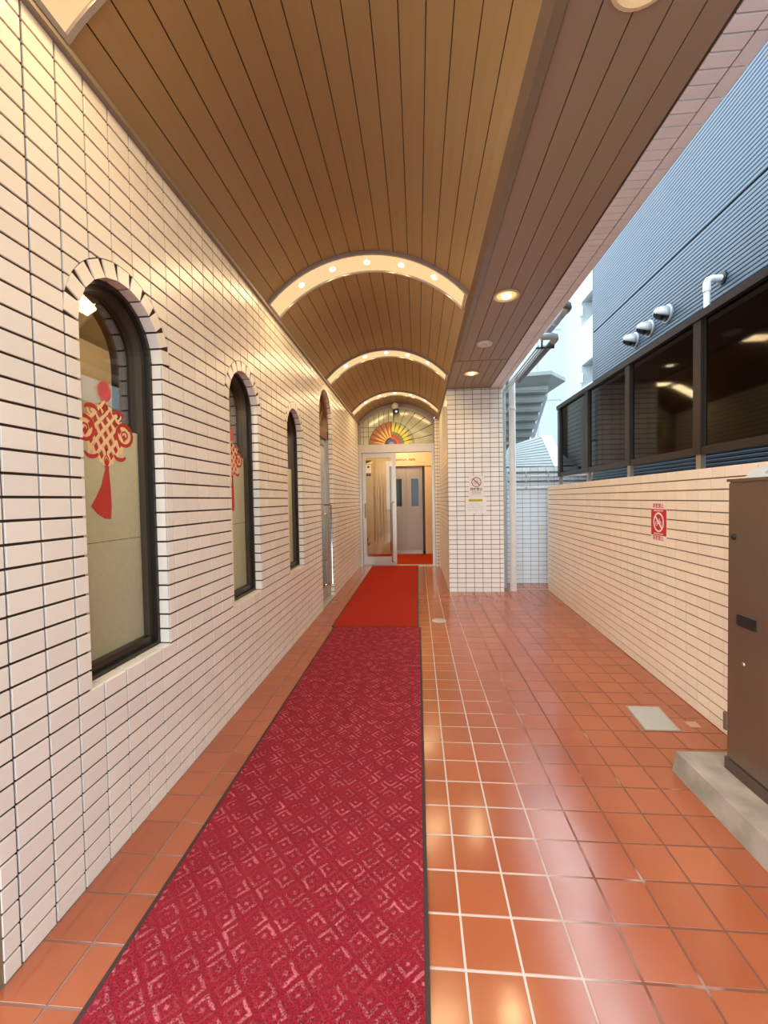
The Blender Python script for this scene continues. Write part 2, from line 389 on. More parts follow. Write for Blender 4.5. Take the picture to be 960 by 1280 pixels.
# ground and floor
ground = MB().add([(-40, -40, -.06), (40, -40, -.06), (40, 60, -.06), (-40, 60, -.06)], [(0, 1, 2, 3)]).build('ground', 'asphalt')
struct(ground, 'grey asphalt ground around the passage', 'ground')
floor = MB().box(-1.4, 2.2, -1.2, 6.5, -.05, -.0014).build('floor', 'floor_joint')
MBf = MB().box(-1.4, .6, 6.5, YE+.06, -.05, -.0014); fl2 = MBf.build('floor_base', 'floor_joint', floor)
struct(floor, 'terracotta tiled floor of the passage with pale joints', 'floor')
tf = Tiles(floor, 'floor_tile', t=.003, ch=.0007, wob=.0012)
ff = Frame((0, 0, 0), (1, 0, 0), (0, 1, 0)); GX, GY, TP, FJ = .1089, 1.0886, .15, .007
for i in range(-9, 15):
    for k in range(-15, 46):
        u0, u1 = GX+TP*i+FJ/2, GX+TP*(i+1)-FJ/2; v0, v1 = GY+TP*k+FJ/2, GY+TP*(k+1)-FJ/2
        u0 = max(u0, XL)
        if u1-u0 < .01: continue
        if u0 > .45 and v1 > 6.3: continue
        if u0 > .3 and v0 > YE-.1: continue
        if v0 > YE-.02: continue
        v1 = min(v1, YE-.02)
        if .40 < u0 < 1.08 and 5.66 < v0: continue
        xr = 1.72+.043*((v0+v1)/2-5.7)+.05
        if v1 < 5.8 and u0 > xr: continue
        if u0 > 1.16 and v1 < 1.9: continue
        tf.add(ff, rect(u0, u1, v0, v1))
tf.flush()

# ---------------------------------------------------------------- wall with windows
WINS = [dict(y0=1.305, y1=1.755, zb=.632, zs=1.848), dict(y0=2.402, y1=2.852, zb=.632, zs=1.848), dict(y0=3.502, y1=3.952, zb=.632, zs=1.848)]
DOORW = dict(y0=4.70, y1=5.39, zb=Z0, zs=2.232)
OPEN = WINS+[DOORW]
for o in OPEN: o['c'] = (o['y0']+o['y1'])/2; o['R'] = (o['y1']-o['y0'])/2
YW0, YW1, ZT = .979, YE, 2.69
def wall_shell(x, xb):
    m = MB()
    def strip(pts, top):            # pts: list of (y,z) along the bottom; fill up to top; front and back
        for (a, b_) in zip(pts, pts[1:]):
            m.add([(x, a[0], a[1]), (x, b_[0], b_[1]), (x, b_[0], top), (x, a[0], top)], [(0, 1, 2, 3)])
            m.add([(xb, a[0], a[1]), (xb, b_[0], b_[1]), (xb, b_[0], top), (xb, a[0], top)], [(3, 2, 1, 0)])
    y = YW0
    for o in OPEN:
        o = dict(o, y0=o['y0']-.006, y1=o['y1']+.006, R=o['R']+.006, zb=o['zb']-.006, door=o is DOORW)
        strip([(y, -.02), (o['y0'], -.02)], ZT+.1)
        arc = [(o['c']-o['R']*math.cos(PI*k/32), o['zs']+o['R']*math.sin(PI*k/32)) for k in range(33)]
        strip(arc, ZT+.1)
        path = [(o['y0'], o['zb']), (o['y0'], o['zs'])]+arc[1:]+[(o['y1'], o['zb'])]
        if not o['door']:
            m.add([(x, o['y0'], -.02), (x, o['y1'], -.02), (x, o['y1'], o['zb']), (x, o['y0'], o['zb'])], [(0, 1, 2, 3)])
            m.add([(xb, o['y0'], -.02), (xb, o['y1'], -.02), (xb, o['y1'], o['zb']), (xb, o['y0'], o['zb'])], [(3, 2, 1, 0)])
            path.append(path[0])
        for a, b_ in zip(path, path[1:]):
            m.add([(x, *a), (x, *b_), (xb, *b_), (xb, *a)], [(0, 1, 2, 3)])
        y = o['y1']
    strip([(y, -.02), (YW1+.3, -.02)], ZT+.1)
    m.add([(x, YW0, -.02), (xb, YW0, -.02), (xb, YW0, ZT+.1), (x, YW0, ZT+.1)], [(0, 1, 2, 3)])
    return m
wl = wall_shell(XL-.006, XL-.24).build('wall_left', 'mortar')
struct(wl, 'cream tiled wall with three arched windows and an arched door', 'wall')
fl = Frame((XL, 0, 0), (0, 1, 0), (0, 0, 1))      # normal +X
tl = Tiles(wl, 'wall_tile')
RV = .057                                           # voussoir depth
ncol0 = math.floor((YW0-1.027)/PC)
for k in range(0, 43):
    v0, v1 = max(Z0+PT*k+J/2, 0.0), min(Z0+PT*(k+1)-J/2+.0, ZT-.004)
    if v1-v0 < .006: continue
    for j in range(ncol0, 64):
        u0, u1 = max(1.027+PC*j+JV/2, YW0), min(1.027+PC*(j+1)-JV/2, YW1-.06)
        if u1-u0 < .004: continue
        pieces = [rect(u0, u1, v0, v1)]
        for o in OPEN:
            nxt = []
            for p in pieces:
                if p[0][0] >= o['y1']+.09 or p[1][0] <= o['y0']-.09: nxt.append(p); continue
                zm = (v0+v1)/2
                if o['zb'] < zm < o['zs']:
                    a, b_ = p[0][0], p[1][0]
                    if a < o['y0']: nxt.append(rect(a, min(b_, o['y0']), v0, v1))
                    if b_ > o['y1']: nxt.append(rect(max(a, o['y1']), b_, v0, v1))
                elif zm > o['zs']:
                    q = minus_disc(p, (o['c'], o['zs']), o['R']+RV+.004)
                    if q: nxt.append(q)
                else: nxt.append(p)
            pieces = nxt
        for p in pieces: tl.add(fl, p)
RD = .046
for o in OPEN:
    nv = 11 if o is not DOORW else 16
    for k in range(nv):              # header tiles over the arch, face and underside
        a = PI*(k+.5)/nv; er = Vector((0, math.cos(a), math.sin(a))); et = Vector((0, -math.sin(a), math.cos(a)))
        c0 = Vector((XL, o['c'], o['zs'])); hw = PI*o['R']/nv/2-.0035
        f_ = Frame(c0+er*o['R'], -et, er)
        tl.add(f_, rect(-hw, hw, -.001, RV))
        f2 = Frame(c0+er*(o['R'])+Vector((-RD-.003, 0, 0)), (1, 0, 0), et)
        if f2.N.dot(er) > 0: f2 = Frame(f2.O+Vector((RD, 0, 0)), (-1, 0, 0), et)
        tl.add(f2, rect(0, RD, -hw, hw))
    k0 = 10 if o is not DOORW else 0
    for k in range(k0, int(round((o['zs']-Z0)/PT))):      # jamb tiles
        v0, v1 = max(Z0+PT*k+J/2, 0), Z0+PT*(k+1)-J/2
        tl.add(Frame((XL-RD-.003, o['y1'], 0), (1, 0, 0), (0, 0, 1)), rect(0, RD, v0, v1))
        tl.add(Frame((XL-.003, o['y0'], 0), (-1, 0, 0), (0, 0, 1)), rect(0, RD, v0, v1))
    if o is not DOORW:                                       # sill tiles
        for j in range(-2, 64):
            u0, u1 = max(1.027+PC*j+JV/2, o['y0']), min(1.027+PC*(j+1)-JV/2, o['y1'])
            if u1-u0 > .004: tl.add(Frame((XL-.003, 0, o['zb']), (0, 1, 0), (-1, 0, 0)), rect(u0, u1, 0, RD))
tl.flush()
tr = MB().box(XL-.24, XL-.004, .925, YW0, -.02, 2.75).build('trim_1', 'trim_brown'); struct(tr, 'dark brown metal post at the free end of the tiled wall', 'post')
cv = MB().box(XL-.002, XL+.022, .31, YE-.05, ZS-.022, ZS-.002).build('trim_2', 'cove'); struct(cv, 'narrow grey-brown strip along the top of the tiled wall', 'trim')

# interior behind the windows
room = MB()
room.box(-3.0, -2.95, .95, 6.2, 0, 2.72); room.box(-3.0, XL-.25, .9, .95, 0, 2.72); room.box(-3.0, XL-.25, 6.2, 6.25, 0, 2.72)
room.box(-3.0, XL-.25, .9, 6.25, 2.72, 2.76); room.box(-3.0, XL-.25, .9, 6.25, -.05, -.01)
ri = room.build('wall_interior', 'dark_room'); struct(ri, 'dim brown room behind the arched windows', 'wall')

# ---------------------------------------------------------------- arched windows
def arch_path(o, ins, n=24, bottom=True):
    y0, y1, zb, R = o['y0']+ins, o['y1']-ins, o['zb']+(ins if bottom else 0), o['R']-ins
    return [(y0, zb)]+[(o['c']-R*math.cos(PI*k/n), o['zs']+R*math.sin(PI*k/n)) for k in range(n+1)]+[(y1, zb)]
def arch_ring(m, o, i0, i1, x0, x1, bottom=True):
    A, B = arch_path(o, i0, bottom=bottom), arch_path(o, i1, bottom=bottom); n = len(A)
    rng = range(n) if bottom else range(n-1)
    for k in rng:
        a, b_, c, d = A[k], A[(k+1) % n], B[(k+1) % n], B[k]
        m.hexa([(x0, *a), (x0, *b_), (x0, *c), (x0, *d)], [(x1, *a), (x1, *b_), (x1, *c), (x1, *d)])
    return m
def arch_fill(o, ins, x0, x1, ztop=None):
    p = arch_path(o, ins)
    if ztop is not None: p = [(o['y0']+ins, o['zb']+ins), (o['y0']+ins, ztop), (o['y1']-ins, ztop), (o['y1']-ins, o['zb']+ins)]
    return MB().prism([(x0, *q) for q in p], (x1-x0, 0, 0))
for i, o in enumerate(WINS):
    wn_ = thing('window_%d' % (i+1), '', None, (XL-.12, o['c'], o['zb']))
    struct(wn_, ['arched window nearest the wall end, whole red knot decal showing on its glass', 'arched window between the other two, thin sliver of knot decal showing',
                 'arched window beside the arched door, no decal to be seen'][i], 'window')
    arch_ring(MB(), o, -.002, .016, XL-.048, XL-.13).build('frame', 'bronze', wn_)
    arch_ring(MB(), o, .016, .036, XL-.072, XL-.125).build('sash', 'sash', wn_)
    mr = MB().box(XL-.120, XL-.066, o['y0']+.012, o['y1']-.012, o['zb']+.014, o['zb']+.046); mr.build('bottom_rail', 'bronze', wn_)
    arch_fill(o, .034, XL-.105, XL-.100).build('pane', 'window_glass', wn_)
    MB().add([(XL-.0992, y_, z_) for y_, z_ in ((o['y0']+.036, o['zb']+.036), (o['y1']-.036, o['zb']+.036), (o['y1']-.036, 1.547), (o['y0']+.036, 1.547))], [(0, 1, 2, 3)]).build('frosted_film', 'film', wn_)
    sm = MB().box(XL-.0987, XL-.0984, o['y0']+.036, o['y1']-.036, 1.105, 1.107).build('film_seam', 'bronze', wn_)
    for zz in (1.16, 1.55): MB().lathe((XL-.08, o['y1']-.0165, zz), [(.004, 0), (.004, .004)], (0, -1, 0), 8).build('screw', 'steel', wn_)

# knot decals stuck on the glass: flat shapes, about 0.25 m by 0.53 m
def decal(yc, name, label, X=XL-.0980):
    t = thing(name, label, 'decal', (X, yc, 1.19), 'red knot decals on the window glass')
    def at(u, v, d=0): return (X+d, yc+u, 1.19+v)
    def flat(m, poly, d=0, th=.0006): m.prism([at(u, v, d) for u, v in poly], (th, 0, 0))
    def ell(cx, cy, rx, ry, n=16, a0=0, a1=2*PI): return [(cx+rx*math.cos(a0+(a1-a0)*k/n), cy+ry*math.sin(a0+(a1-a0)*k/n)) for k in range(n)]
    def loop(m, cx, cy, rx, ry, w_, rot=0, d=0, n=14):
        for k in range(n):
            q = []
            for (kk, s_) in ((k, 1), (k+1, 1), (k+1, 0), (k, 0)):
                a = 2*PI*kk/n; px, py = (rx-w_*(1-s_))*math.cos(a), (ry-w_*(1-s_))*math.sin(a)
                q.append((cx+px*math.cos(rot)-py*math.sin(rot), cy+px*math.sin(rot)+py*math.cos(rot)))
            flat(m, q, d)
    # cream cord network
    m = MB(); cy = .325
    for k in range(-3, 3):
        o_ = (k+.5)*.0362
        for s_ in (1, -1):
            L_ = .112-abs(o_)*.25; ax, ay = .735*s_, .678
            nx, ny = -ay*s_, ax*s_
            c0 = (nx*o_, cy+ny*o_); h = .0062
            a = (c0[0]-ax*L_, c0[1]-ay*L_); b_ = (c0[0]+ax*L_, c0[1]+ay*L_)
            flat(m, [(a[0]-nx*h, a[1]-ny*h), (a[0]+nx*h, a[1]+ny*h), (b_[0]+nx*h, b_[1]+ny*h), (b_[0]-nx*h, b_[1]-ny*h)], .0001*(1+s_))
    for sx_ in (-1, 1):
        loop(m, sx_*.100, cy+.012, .036, .034, .011, 0, .0003)
        loop(m, sx_*.066, cy-.072, .030, .020, .008, -sx_*.6, .0003)
        loop(m, sx_*.066, cy+.078, .028, .018, .008, sx_*.6, .0003)
    m.build('cord', 'decal_cream', t)
    # red patches between the cords
    m = MB()
    for i in range(-2, 3):
        for k in range(-2, 3):
            u, v = (i-k)*.0252, cy+(i+k)*.0262
            flat(m, [(u-.002, v-.0170), (u+.0105, v-.003), (u+.002, v+.0170), (u-.0105, v+.003)], .0006)
    m.build('lattice', 'decal_red', t)
    for sx_ in (-1, 1):
        m = MB(); loop(m, sx_*.104, cy+.012, .052, .050, .014, 0, .0007); m.build('loop', 'decal_red', t)
        m = MB(); loop(m, sx_*.104, cy+.012, .020, .018, .007, 0, .0007); m.build('loop', 'decal_red', t)
        for a0, cx, c_y in ((PI, .074, -.072), (0, .070, .080)):
            m = MB()
            outer = ell(sx_*cx, cy+c_y, .036, .026, 12, a0, a0+PI); inner = ell(sx_*cx, cy+c_y, .026, .010, 12, a0, a0+PI)
            for q in range(11): flat(m, [outer[q], outer[q+1], inner[q+1], inner[q]], .0007)
            m.build('loop', 'decal_red', t)
    m = MB(); flat(m, ell(.003, .490, .034, .040, 20)); flat(m, [(-.006, .455), (.010, .455), (.007, .435), (-.003, .435)])
    m.build('bead', plain('pink_decal', S(222, 92, 96), .5, var=.2, nscale=60), t)
    m = MB(); flat(m, [(-.012, .44), (.014, .44), (.018, .425), (.004, .414), (.016, .398), (.0, .388), (-.014, .398), (-.003, .414), (-.017, .425)])
    for sx_ in (-1, 1): loop(m, sx_*.020, .432, .014, .008, .003, sx_*.4)
    m.build('bow', 'decal_red', t)
    m = MB(); flat(m, [(-.0025, .272), (.0025, .272), (.0025, .245), (-.0025, .245)], .0006); loop(m, 0, .226, .014, .020, .004, 0, .0006); flat(m, [(-.012, .206), (.012, .206), (.010, .192), (-.009, .192)], .0006)
    m.build('knob', 'decal_red', t)
    m = MB(); flat(m, [(-.010, .192), (.010, .192), (.016, .12), (.018, .05), (.012, 0), (-.02, .004), (-.055, .022), (-.086, .052), (-.060, .085), (-.032, .13)], .0006)
    m.build('tassel', 'decal_red', t)
decal(1.532, 'knot_decal', 'red and cream endless-knot decal with tassel on the window glass nearest the wall end')
decal(2.634, 'knot_decal', 'red endless-knot decal on the second window from the wall end, half hidden by the reveal')

# ---------------------------------------------------------------- arched door in the same wall
d1 = thing('door_1', '', None, (XL-.1, DOORW['c'], 0)); struct(d1, 'arched glazed side door with long steel pull handles', 'door')
arch_ring(MB(), DOORW, 0, .05, XL-.05, XL-.15, False).build('frame', 'wood', d1)
MB().box(XL-.15, XL-.05, DOORW['y0']+.0, DOORW['y1'], 2.02, 2.13).build('transom', 'wood', d1)
for s_ in (0, 1):
    y = DOORW['y0']+.0 if s_ == 0 else DOORW['y1']-.07
    MB().box(XL-.14, XL-.049, y, y+.07, 0, 2.02).build('jamb', 'steel', d1)
fan = dict(DOORW); fan['zb'] = 2.13
fg = MB().prism([(XL-.11, *q) for q in arch_path(fan, .05)], (.006, 0, 0)).build('fanlight_pane', 'window_glass', d1)
m = MB()
for k in range(1, 6):
    a = PI*k/6; m.tube([(XL-.10, DOORW['c'], 2.15), (XL-.10, DOORW['c']+.30*math.cos(a), 2.232+.30*math.sin(a))], .010, 6)
m.tube([(XL-.10, DOORW['c']+.15*math.cos(PI*k/10), 2.20+.15*math.sin(PI*k/10)) for k in range(11)], .010, 6)
m.build('tracery', 'wood', d1)
leaf = MB(); ya, yb = DOORW['y0']+.07, DOORW['y1']-.07
leaf.box(XL-.12, XL-.08, ya, ya+.07, .02, 2.02); leaf.box(XL-.12, XL-.08, yb-.07, yb, .02, 2.02); leaf.box(XL-.118, XL-.082, ya+.07, yb-.07, .02, .16); leaf.box(XL-.118, XL-.082, ya+.07, yb-.07, 1.94, 2.02)
lf = leaf.build('leaf', 'steel', d1)
MB().box(XL-.105, XL-.095, ya+.07, yb-.07, .16, 1.94).build('pane', 'window_glass', lf)
MB().tube([(XL-.09, 5.25, 1.195), (XL-.022, 5.28, 1.195), (XL-.008, 5.285, 1.185), (XL-.008, 5.285, .185), (XL-.022, 5.28, .172), (XL-.09, 5.25, .172)], .010, 8).build('pull_handle', 'chrome', d1, True)
MB().tube([(XL-.085, 5.19, 1.08), (XL-.05, 5.20, 1.08), (XL-.05, 5.20, .5), (XL-.085, 5.19, .5)], .007, 8).build('inner_handle', 'chrome', d1, True)
MB().box(XL-.24, XL+.0, DOORW['y0'], DOORW['y1'], -.02, .012).build('threshold', 'silver', d1)

decal(4.99, 'knot_decal', 'red knot decal on the glass of the arched door, seen almost edge-on', XL-.0935)

# ---------------------------------------------------------------- vault and soffit
half = (XV-XL)/2; sag = ZA-ZS; RVv = (half**2+sag**2)/(2*sag); CX = (XL+XV)/2; CZ = ZA-RVv; TH = math.asin(half/RVv)
YC0, YC1 = .30, YE-.03
def vpt(th, r): return (CX+r*math.sin(th), CZ+r*math.cos(th))
m = MB(); NB = 32
for k in range(NB):
    a, b_ = -TH+2*TH*k/NB, -TH+2*TH*(k+1)/NB
    p = [vpt(a, RVv+.010), vpt(b_, RVv+.010), vpt(b_, RVv+.05), vpt(a, RVv+.05)]
    m.prism([(x, YC0, z) for x, z in p], (0, YC1-YC0, 0))
m.box(XV+.06, .97, YC0, 5.66, ZS+.012, ZS+.03)
ceil = m.build('ceiling', 'slat_dark'); struct(ceil, 'barrel vaulted ceiling of brown metal slats with a flat slatted side soffit', 'ceiling')
NS = 16
for k in range(NS):
    g_ = .0023/RVv; a, b_ = -TH+2*TH*k/NS+g_, -TH+2*TH*(k+1)/NS-g_; mid = (a+b_)/2
    poly = [vpt(a, RVv), vpt(mid, RVv), vpt(b_, RVv), vpt(b_, RVv+.011), vpt(mid, RVv+.011), vpt(a, RVv+.011)]
    MB().prism([(x, YC0, z) for x, z in poly], (0, YC1-YC0, 0)).build('ceiling_slat', 'slat', ceil)
edges = [.457, .560, .662, .765, .866, .963]
for a, b_ in zip(edges, edges[1:]): MB().box(a+.0022, b_-.0022, YC0, 4.515, ZS, ZS+.014).build('ceiling_slat', 'slat_soffit', ceil)
e2 = [.405, .50, .60, .70, .80, .90, .963]
for a, b_ in zip(e2, e2[1:]): MB().box(a+.0022, b_-.0022, 4.530, 5.66, ZS, ZS+.014).build('ceiling_slat', 'slat_soffit', ceil)
m = MB().prism([(XV-.004, YC0, ZS-.006), (XV+.030, YC0, ZS-.018), (XV+.070, YC0, ZS-.010), (XV+.074, YC0, ZS+.03), (XV-.004, YC0, ZS+.03)], (0, 4.515-YC0, 0))
t3 = m.build('trim_3', 'trim_brown'); struct(t3, 'brown folded metal trim between the vault and the flat soffit', 'trim')
m = MB().prism([(XV-.004, 4.515, ZS-.006), (XV+.02, 4.515, ZS-.012), (XV+.022, 4.515, ZS+.03), (XV-.004, 4.515, ZS+.03)], (0, YC1-4.515, 0))
t4 = m.build('trim_4', 'trim_brown'); struct(t4, 'short brown trim between the vault and the pillar soffit', 'trim')
# tiled edge beam on the open side
XB0, XB1 = .965, 1.132
bm_ = MB().box(XB0+.002, XB1-.006, YC0, 6.3, ZS+.006, 3.12).build('beam', 'mortar_grey'); struct(bm_, 'tile-clad edge beam along the open side of the soffit', 'beam')
tb = Tiles(bm_, 'beam_tile')
fb = Frame((0, 0, ZS), (0, 1, 0), (1, 0, 0))      # normal -Z
for k in range(6, 112):
    y = k*PT*.87
    tb.add(fb, rect(y+.003, y+PT*.87-.003, XB0+.010, 1.072)); 
    if k % 2 == 0: tb.add(fb, rect(y+.003, y+PT*1.74-.003, 1.078, XB1))
fbs = Frame((XB1, 0, 0), (0, 1, 0), (0, 0, 1))
for j in range(3, 56):
    for k in range(0, 7): tb.add(fbs, rect(j*PC+.003, (j+1)*PC-.003, ZS+PT*k+.003, ZS+PT*(k+1)-.004))
tb.flush()
rf = MB().box(-3.2, XB1, .25, 9.8, 3.12, 3.22).box(-3.2, XL-.24, YC0, YC0+.1, 2.7, 3.12).build('unseen_roof', 'unseen_roof'); struct(rf, 'unseen slab added over the passage to block sky light', 'unseen_roof')  # unseen cap added to keep sky light out from above
bk = MB().box(-3.2, XB1, YC0-.06, YC0, 2.66, 3.12).build('wall_fascia', 'trim_brown'); struct(bk, 'brown fascia over the mouth of the passage', 'fascia')

# ---------------------------------------------------------------- strip lights in the vault
def lamp(name, typ, loc, power, parent, size=.04, spot=None, col=WARM):
    L = bpy.data.lights.new(name, typ); L.energy = power; L.color = col; 
    if typ != 'AREA': L.shadow_soft_size = size
    if spot: L.spot_size = spot; L.spot_blend = .6
    o = bpy.data.objects.new(name, L); sc.collection.objects.link(o); o.location = loc; attach(o, parent); return o
def strip_light(yc, label):
    t = thing('strip_light', label, 'ceiling light', (CX, yc, ZA), 'curved strip lights across the vault')
    n, w_, lip = 28, .222, .018; th0 = TH*.985
    body = MB(); pan = MB()
    for k in range(n):
        a, b_ = -th0+2*th0*k/n, -th0+2*th0*(k+1)/n
        for (ya_, yb_) in ((yc-w_/2-lip, yc-w_/2), (yc+w_/2, yc+w_/2+lip)):
            p = [vpt(a, RVv-.022), vpt(b_, RVv-.022), vpt(b_, RVv+.001), vpt(a, RVv+.001)]
            body.prism([(x, ya_, z) for x, z in p], (0, yb_-ya_, 0))
        p = [vpt(a, RVv-.010), vpt(b_, RVv-.010), vpt(b_, RVv-.004), vpt(a, RVv-.004)]
        pan.prism([(x, yc-w_/2, z) for x, z in p], (0, w_, 0))
    for s_ in (-1, 1):
        a, b_ = s_*th0, s_*(th0-.016)
        p = [vpt(a, RVv-.022), vpt(b_, RVv-.022), vpt(b_, RVv+.001), vpt(a, RVv+.001)]
        body.prism([(x, yc-w_/2+.0005, z) for x, z in p], (0, w_-.001, 0))
    body.build('frame', 'white_frame', t); pan.build('diffuser', 'strip', t)
    for k in range(5):
        a = (-.64+.32*k)*th0; x, z = vpt(a, RVv-.010); ax = (-math.sin(a), 0, -math.cos(a))
        MB().lathe((x, yc, z), [(.023, 0), (.021, .006), (.013, .010), (.003, .012)], ax, 16).build('bulb', 'bulb', t, True)
    for k in range(3):
        a = (-.60+.60*k)*th0; x2, z2 = vpt(a, RVv-.030)
        o = lamp('glow', 'AREA', (x2, yc, z2), STRIP_W, t); o.data.shape = 'RECTANGLE'; o.data.size = .42; o.data.size_y = .20
        o.rotation_euler = (0, a, 0)
strip_light(1.15, 'curved strip light at the mouth of the vault, cut off by the photo')
strip_light(3.175, 'curved strip light with five glowing bulbs, longest of those fully seen')
strip_light(5.13, 'curved strip light between the long one and the one above the entrance fanlight')
strip_light(7.07, 'curved strip light directly above the stained-glass fanlight')
def downlight(x, y, label):
    t = thing('downlight', label, 'ceiling light', (x, y, ZS), 'round downlights in the flat soffit')
    prof = [(.062, -.002), (.092, -.003), (.092, -.010), (.080, -.012), (.064, -.004)]
    m = MB(); n = 28
    for k in range(n):
        q = []
        for kk in (k, k+1):
            a = 2*PI*kk/n; q.append([(x+r_*math.cos(a), y+r_*math.sin(a), ZS+h) for r_, h in prof])
        for j in range(len(prof)): m.add([q[0][j], q[1][j], q[1][(j+1) % 5], q[0][(j+1) % 5]], [(0, 1, 2, 3)])
    m.build('trim_ring', plain('warm_white_ring', (.8, .62, .38, 1), .4), t, True)
    MB().lathe((x, y, ZS-.001), [(.072, 0), (.072, -.004)], (0, 0, 1), 28).build('reflector', 'down_bowl', t)
    MB().lathe((x, y, ZS-.005), [(.036, 0), (.034, -.008), (.022, -.014), (.004, -.016)], (0, 0, 1), 20).build('bulb', 'bulb', t, True)
    lamp('glow', 'SPOT', (x, y, ZS-.045), DOWN_W, t, .03, math.radians(150))
for y, lb in ((1.9, 'dim round light on the room ceiling behind the first window'), (3.7, 'dim round light on the room ceiling behind the last window')):
    t = thing('room_light', lb, 'ceiling light', (-1.9, y, 2.70), 'lights of the room behind the windows')
    MB().lathe((-1.9, y, 2.719), [(.12, 0), (.12, -.03), (.08, -.05)], (0, 0, 1), 20).build('shade', emit('room_lamp_shade', (1, .85, .55), 1.5), t, True)
    lamp('glow', 'POINT', (-1.9, y, 2.56), ROOM_W, t, .08, col=(1, .88, .62))
downlight(.652, 3.106, 'round downlight in the soffit, larger of the two seen, before the smoke detector')
downlight(.640, 4.960, 'round downlight in the soffit just before the tiled pillar')
downlight(.652, 1.255, 'round downlight just beyond the top edge of the photo')
sd = thing('smoke_detector', 'white round smoke detector between the two downlights on the soffit', 'detector', (.646, 4.034, ZS))
MB().lathe((.646, 4.034, ZS+.002), [(.072, 0), (.072, -.012), (.064, -.020)], (0, 0, 1), 28).build('base', 'white_plastic', sd, True)
MB().lathe((.646, 4.034, ZS-.020), [(.022, .002), (.022, -.008), (.014, -.012)], (0, 0, 1), 16).build('sensor', 'white_plastic', sd, True)

# ---------------------------------------------------------------- pillar and return wall by the entrance
PX0, PX1, PY0, PY1 = .4036, 1.1256, 5.64, 7.42
pl = MB().box(PX0+.006, PX1-.006, PY0+.006, PY1, -.02, ZS+.02).box(PX0+.006, .55, PY1, YE+.1, -.02, 2.72).build('pillar', 'mortar_grey')
struct(pl, 'white tiled pillar wall beside the entrance with two paper notices', 'pillar')
tp = Tiles(pl, 'pillar_tile')
fp = Frame((PX0, PY0, 0), (1, 0, 0), (0, 0, 1))
def rows(top, p=.0637):
    k = 0; out = []
    while k*p < top:
        a, b_ = max(k*p-.004+.0035, 0), min((k+1)*p-.004-.0035, top)
        if b_-a > .008: out.append((a, b_))
        k += 1
    return out
cols = [0, .112, .2235, .335, .447, .558, .670, .722]
for a, b_ in rows(ZS-.004):
    for c0, c1 in zip(cols, cols[1:]): tp.add(fp, rect(c0+(.003 if c0 else 0), c1-(.003 if c1 < .72 else 0), a, b_))
fs = Frame((PX0, YE, 0), (0, -1, 0), (0, 0, 1))     # side face, normal -X
for a, b_ in rows(ZS-.004):
    for j in range(0, 21):
        u0, u1 = .06+j*PC+.003, min(.06+(j+1)*PC-.003, YE-PY0)
        if u1-u0 > .01: tp.add(fs, rect(u0, u1, a, b_))
fr_ = Frame((PX1, PY0, 0), (0, 1, 0), (0, 0, 1))
for a, b_ in rows(ZS-.004):
    for j in range(0, 10): tp.add(fr_, rect(j*PC+.003, (j+1)*PC-.003, a, b_))
tp.flush()
we = MB().box(.322, .402, 7.756, YE+.1, -.02, 2.72).build('wall_return', 'mortar_grey'); struct(we, 'narrow tiled return wall beside the entrance frame', 'wall')
te = Tiles(we, 'wall_tile')
for a, b_ in rows(2.70): te.add(Frame((.322, 7.75, 0), (1, 0, 0), (0, 0, 1)), rect(0, .045, a, b_)); te.add(Frame((.322, 7.75, 0), (1, 0, 0), (0, 0, 1)), rect(.050, .080, a, b_))
te.flush()

# ---------------------------------------------------------------- low wall on the open side
MR = .043
def xr(y): return 1.72+MR*(y-5.7)
un = Vector((MR, 1, 0)).normalized(); RW1 = 5.74; LR = 5.6
O_r = Vector((xr(RW1), RW1, 0))
fR = Frame(O_r, -un, (0, 0, 1))           # u runs toward the camera, normal points into the passage
if fR.N.x > 0: fR = Frame(O_r, un, (0, 0, 1))
m = MB(); a = fR.p(0, -.02, -.006); b_ = fR.p(LR, -.02, -.006); nn = -fR.N*.19
m.prism([a, b_, b_+nn, a+nn], (0, 0, 1.385+.02))
wr = m.build('wall_right', 'mortar_light'); struct(wr, 'low peach tiled wall on the open side under smoked screens', 'wall')
tw = Tiles(wr, 'wall_tile_peach')
NR = 23; pr = 1.393/NR
for k in range(NR):
    for j in range(0, 51):
        a0 = .006+j*PC; tw.add(fR, rect(a0+.0018, a0+PC-.0018, k*pr+.0035, (k+1)*pr-.0035))
fT = Frame(fR.p(0, 1.390, 0), fR.U, -fR.N)
if fT.N.z < 0: fT = Frame(fR.p(0, 1.390, -.19), fR.U, fR.N)
fEnd = Frame(fR.p(0, 0, -.19), fR.N, (0, 0, 1))
for j in range(0, 51):
    a0 = .006+j*PC
    tw.add(fT, rect(a0+.002, a0+PC-.002, .002, .092)); tw.add(fT, rect(a0+.002, a0+PC-.002, .098, .188))
for k in range(NR):
    tw.add(fEnd, rect(.0, .092, k*pr+.0035, (k+1)*pr-.0035)); tw.add(fEnd, rect(.098, .19, k*pr+.0035, (k+1)*pr-.0035))
tw.flush()

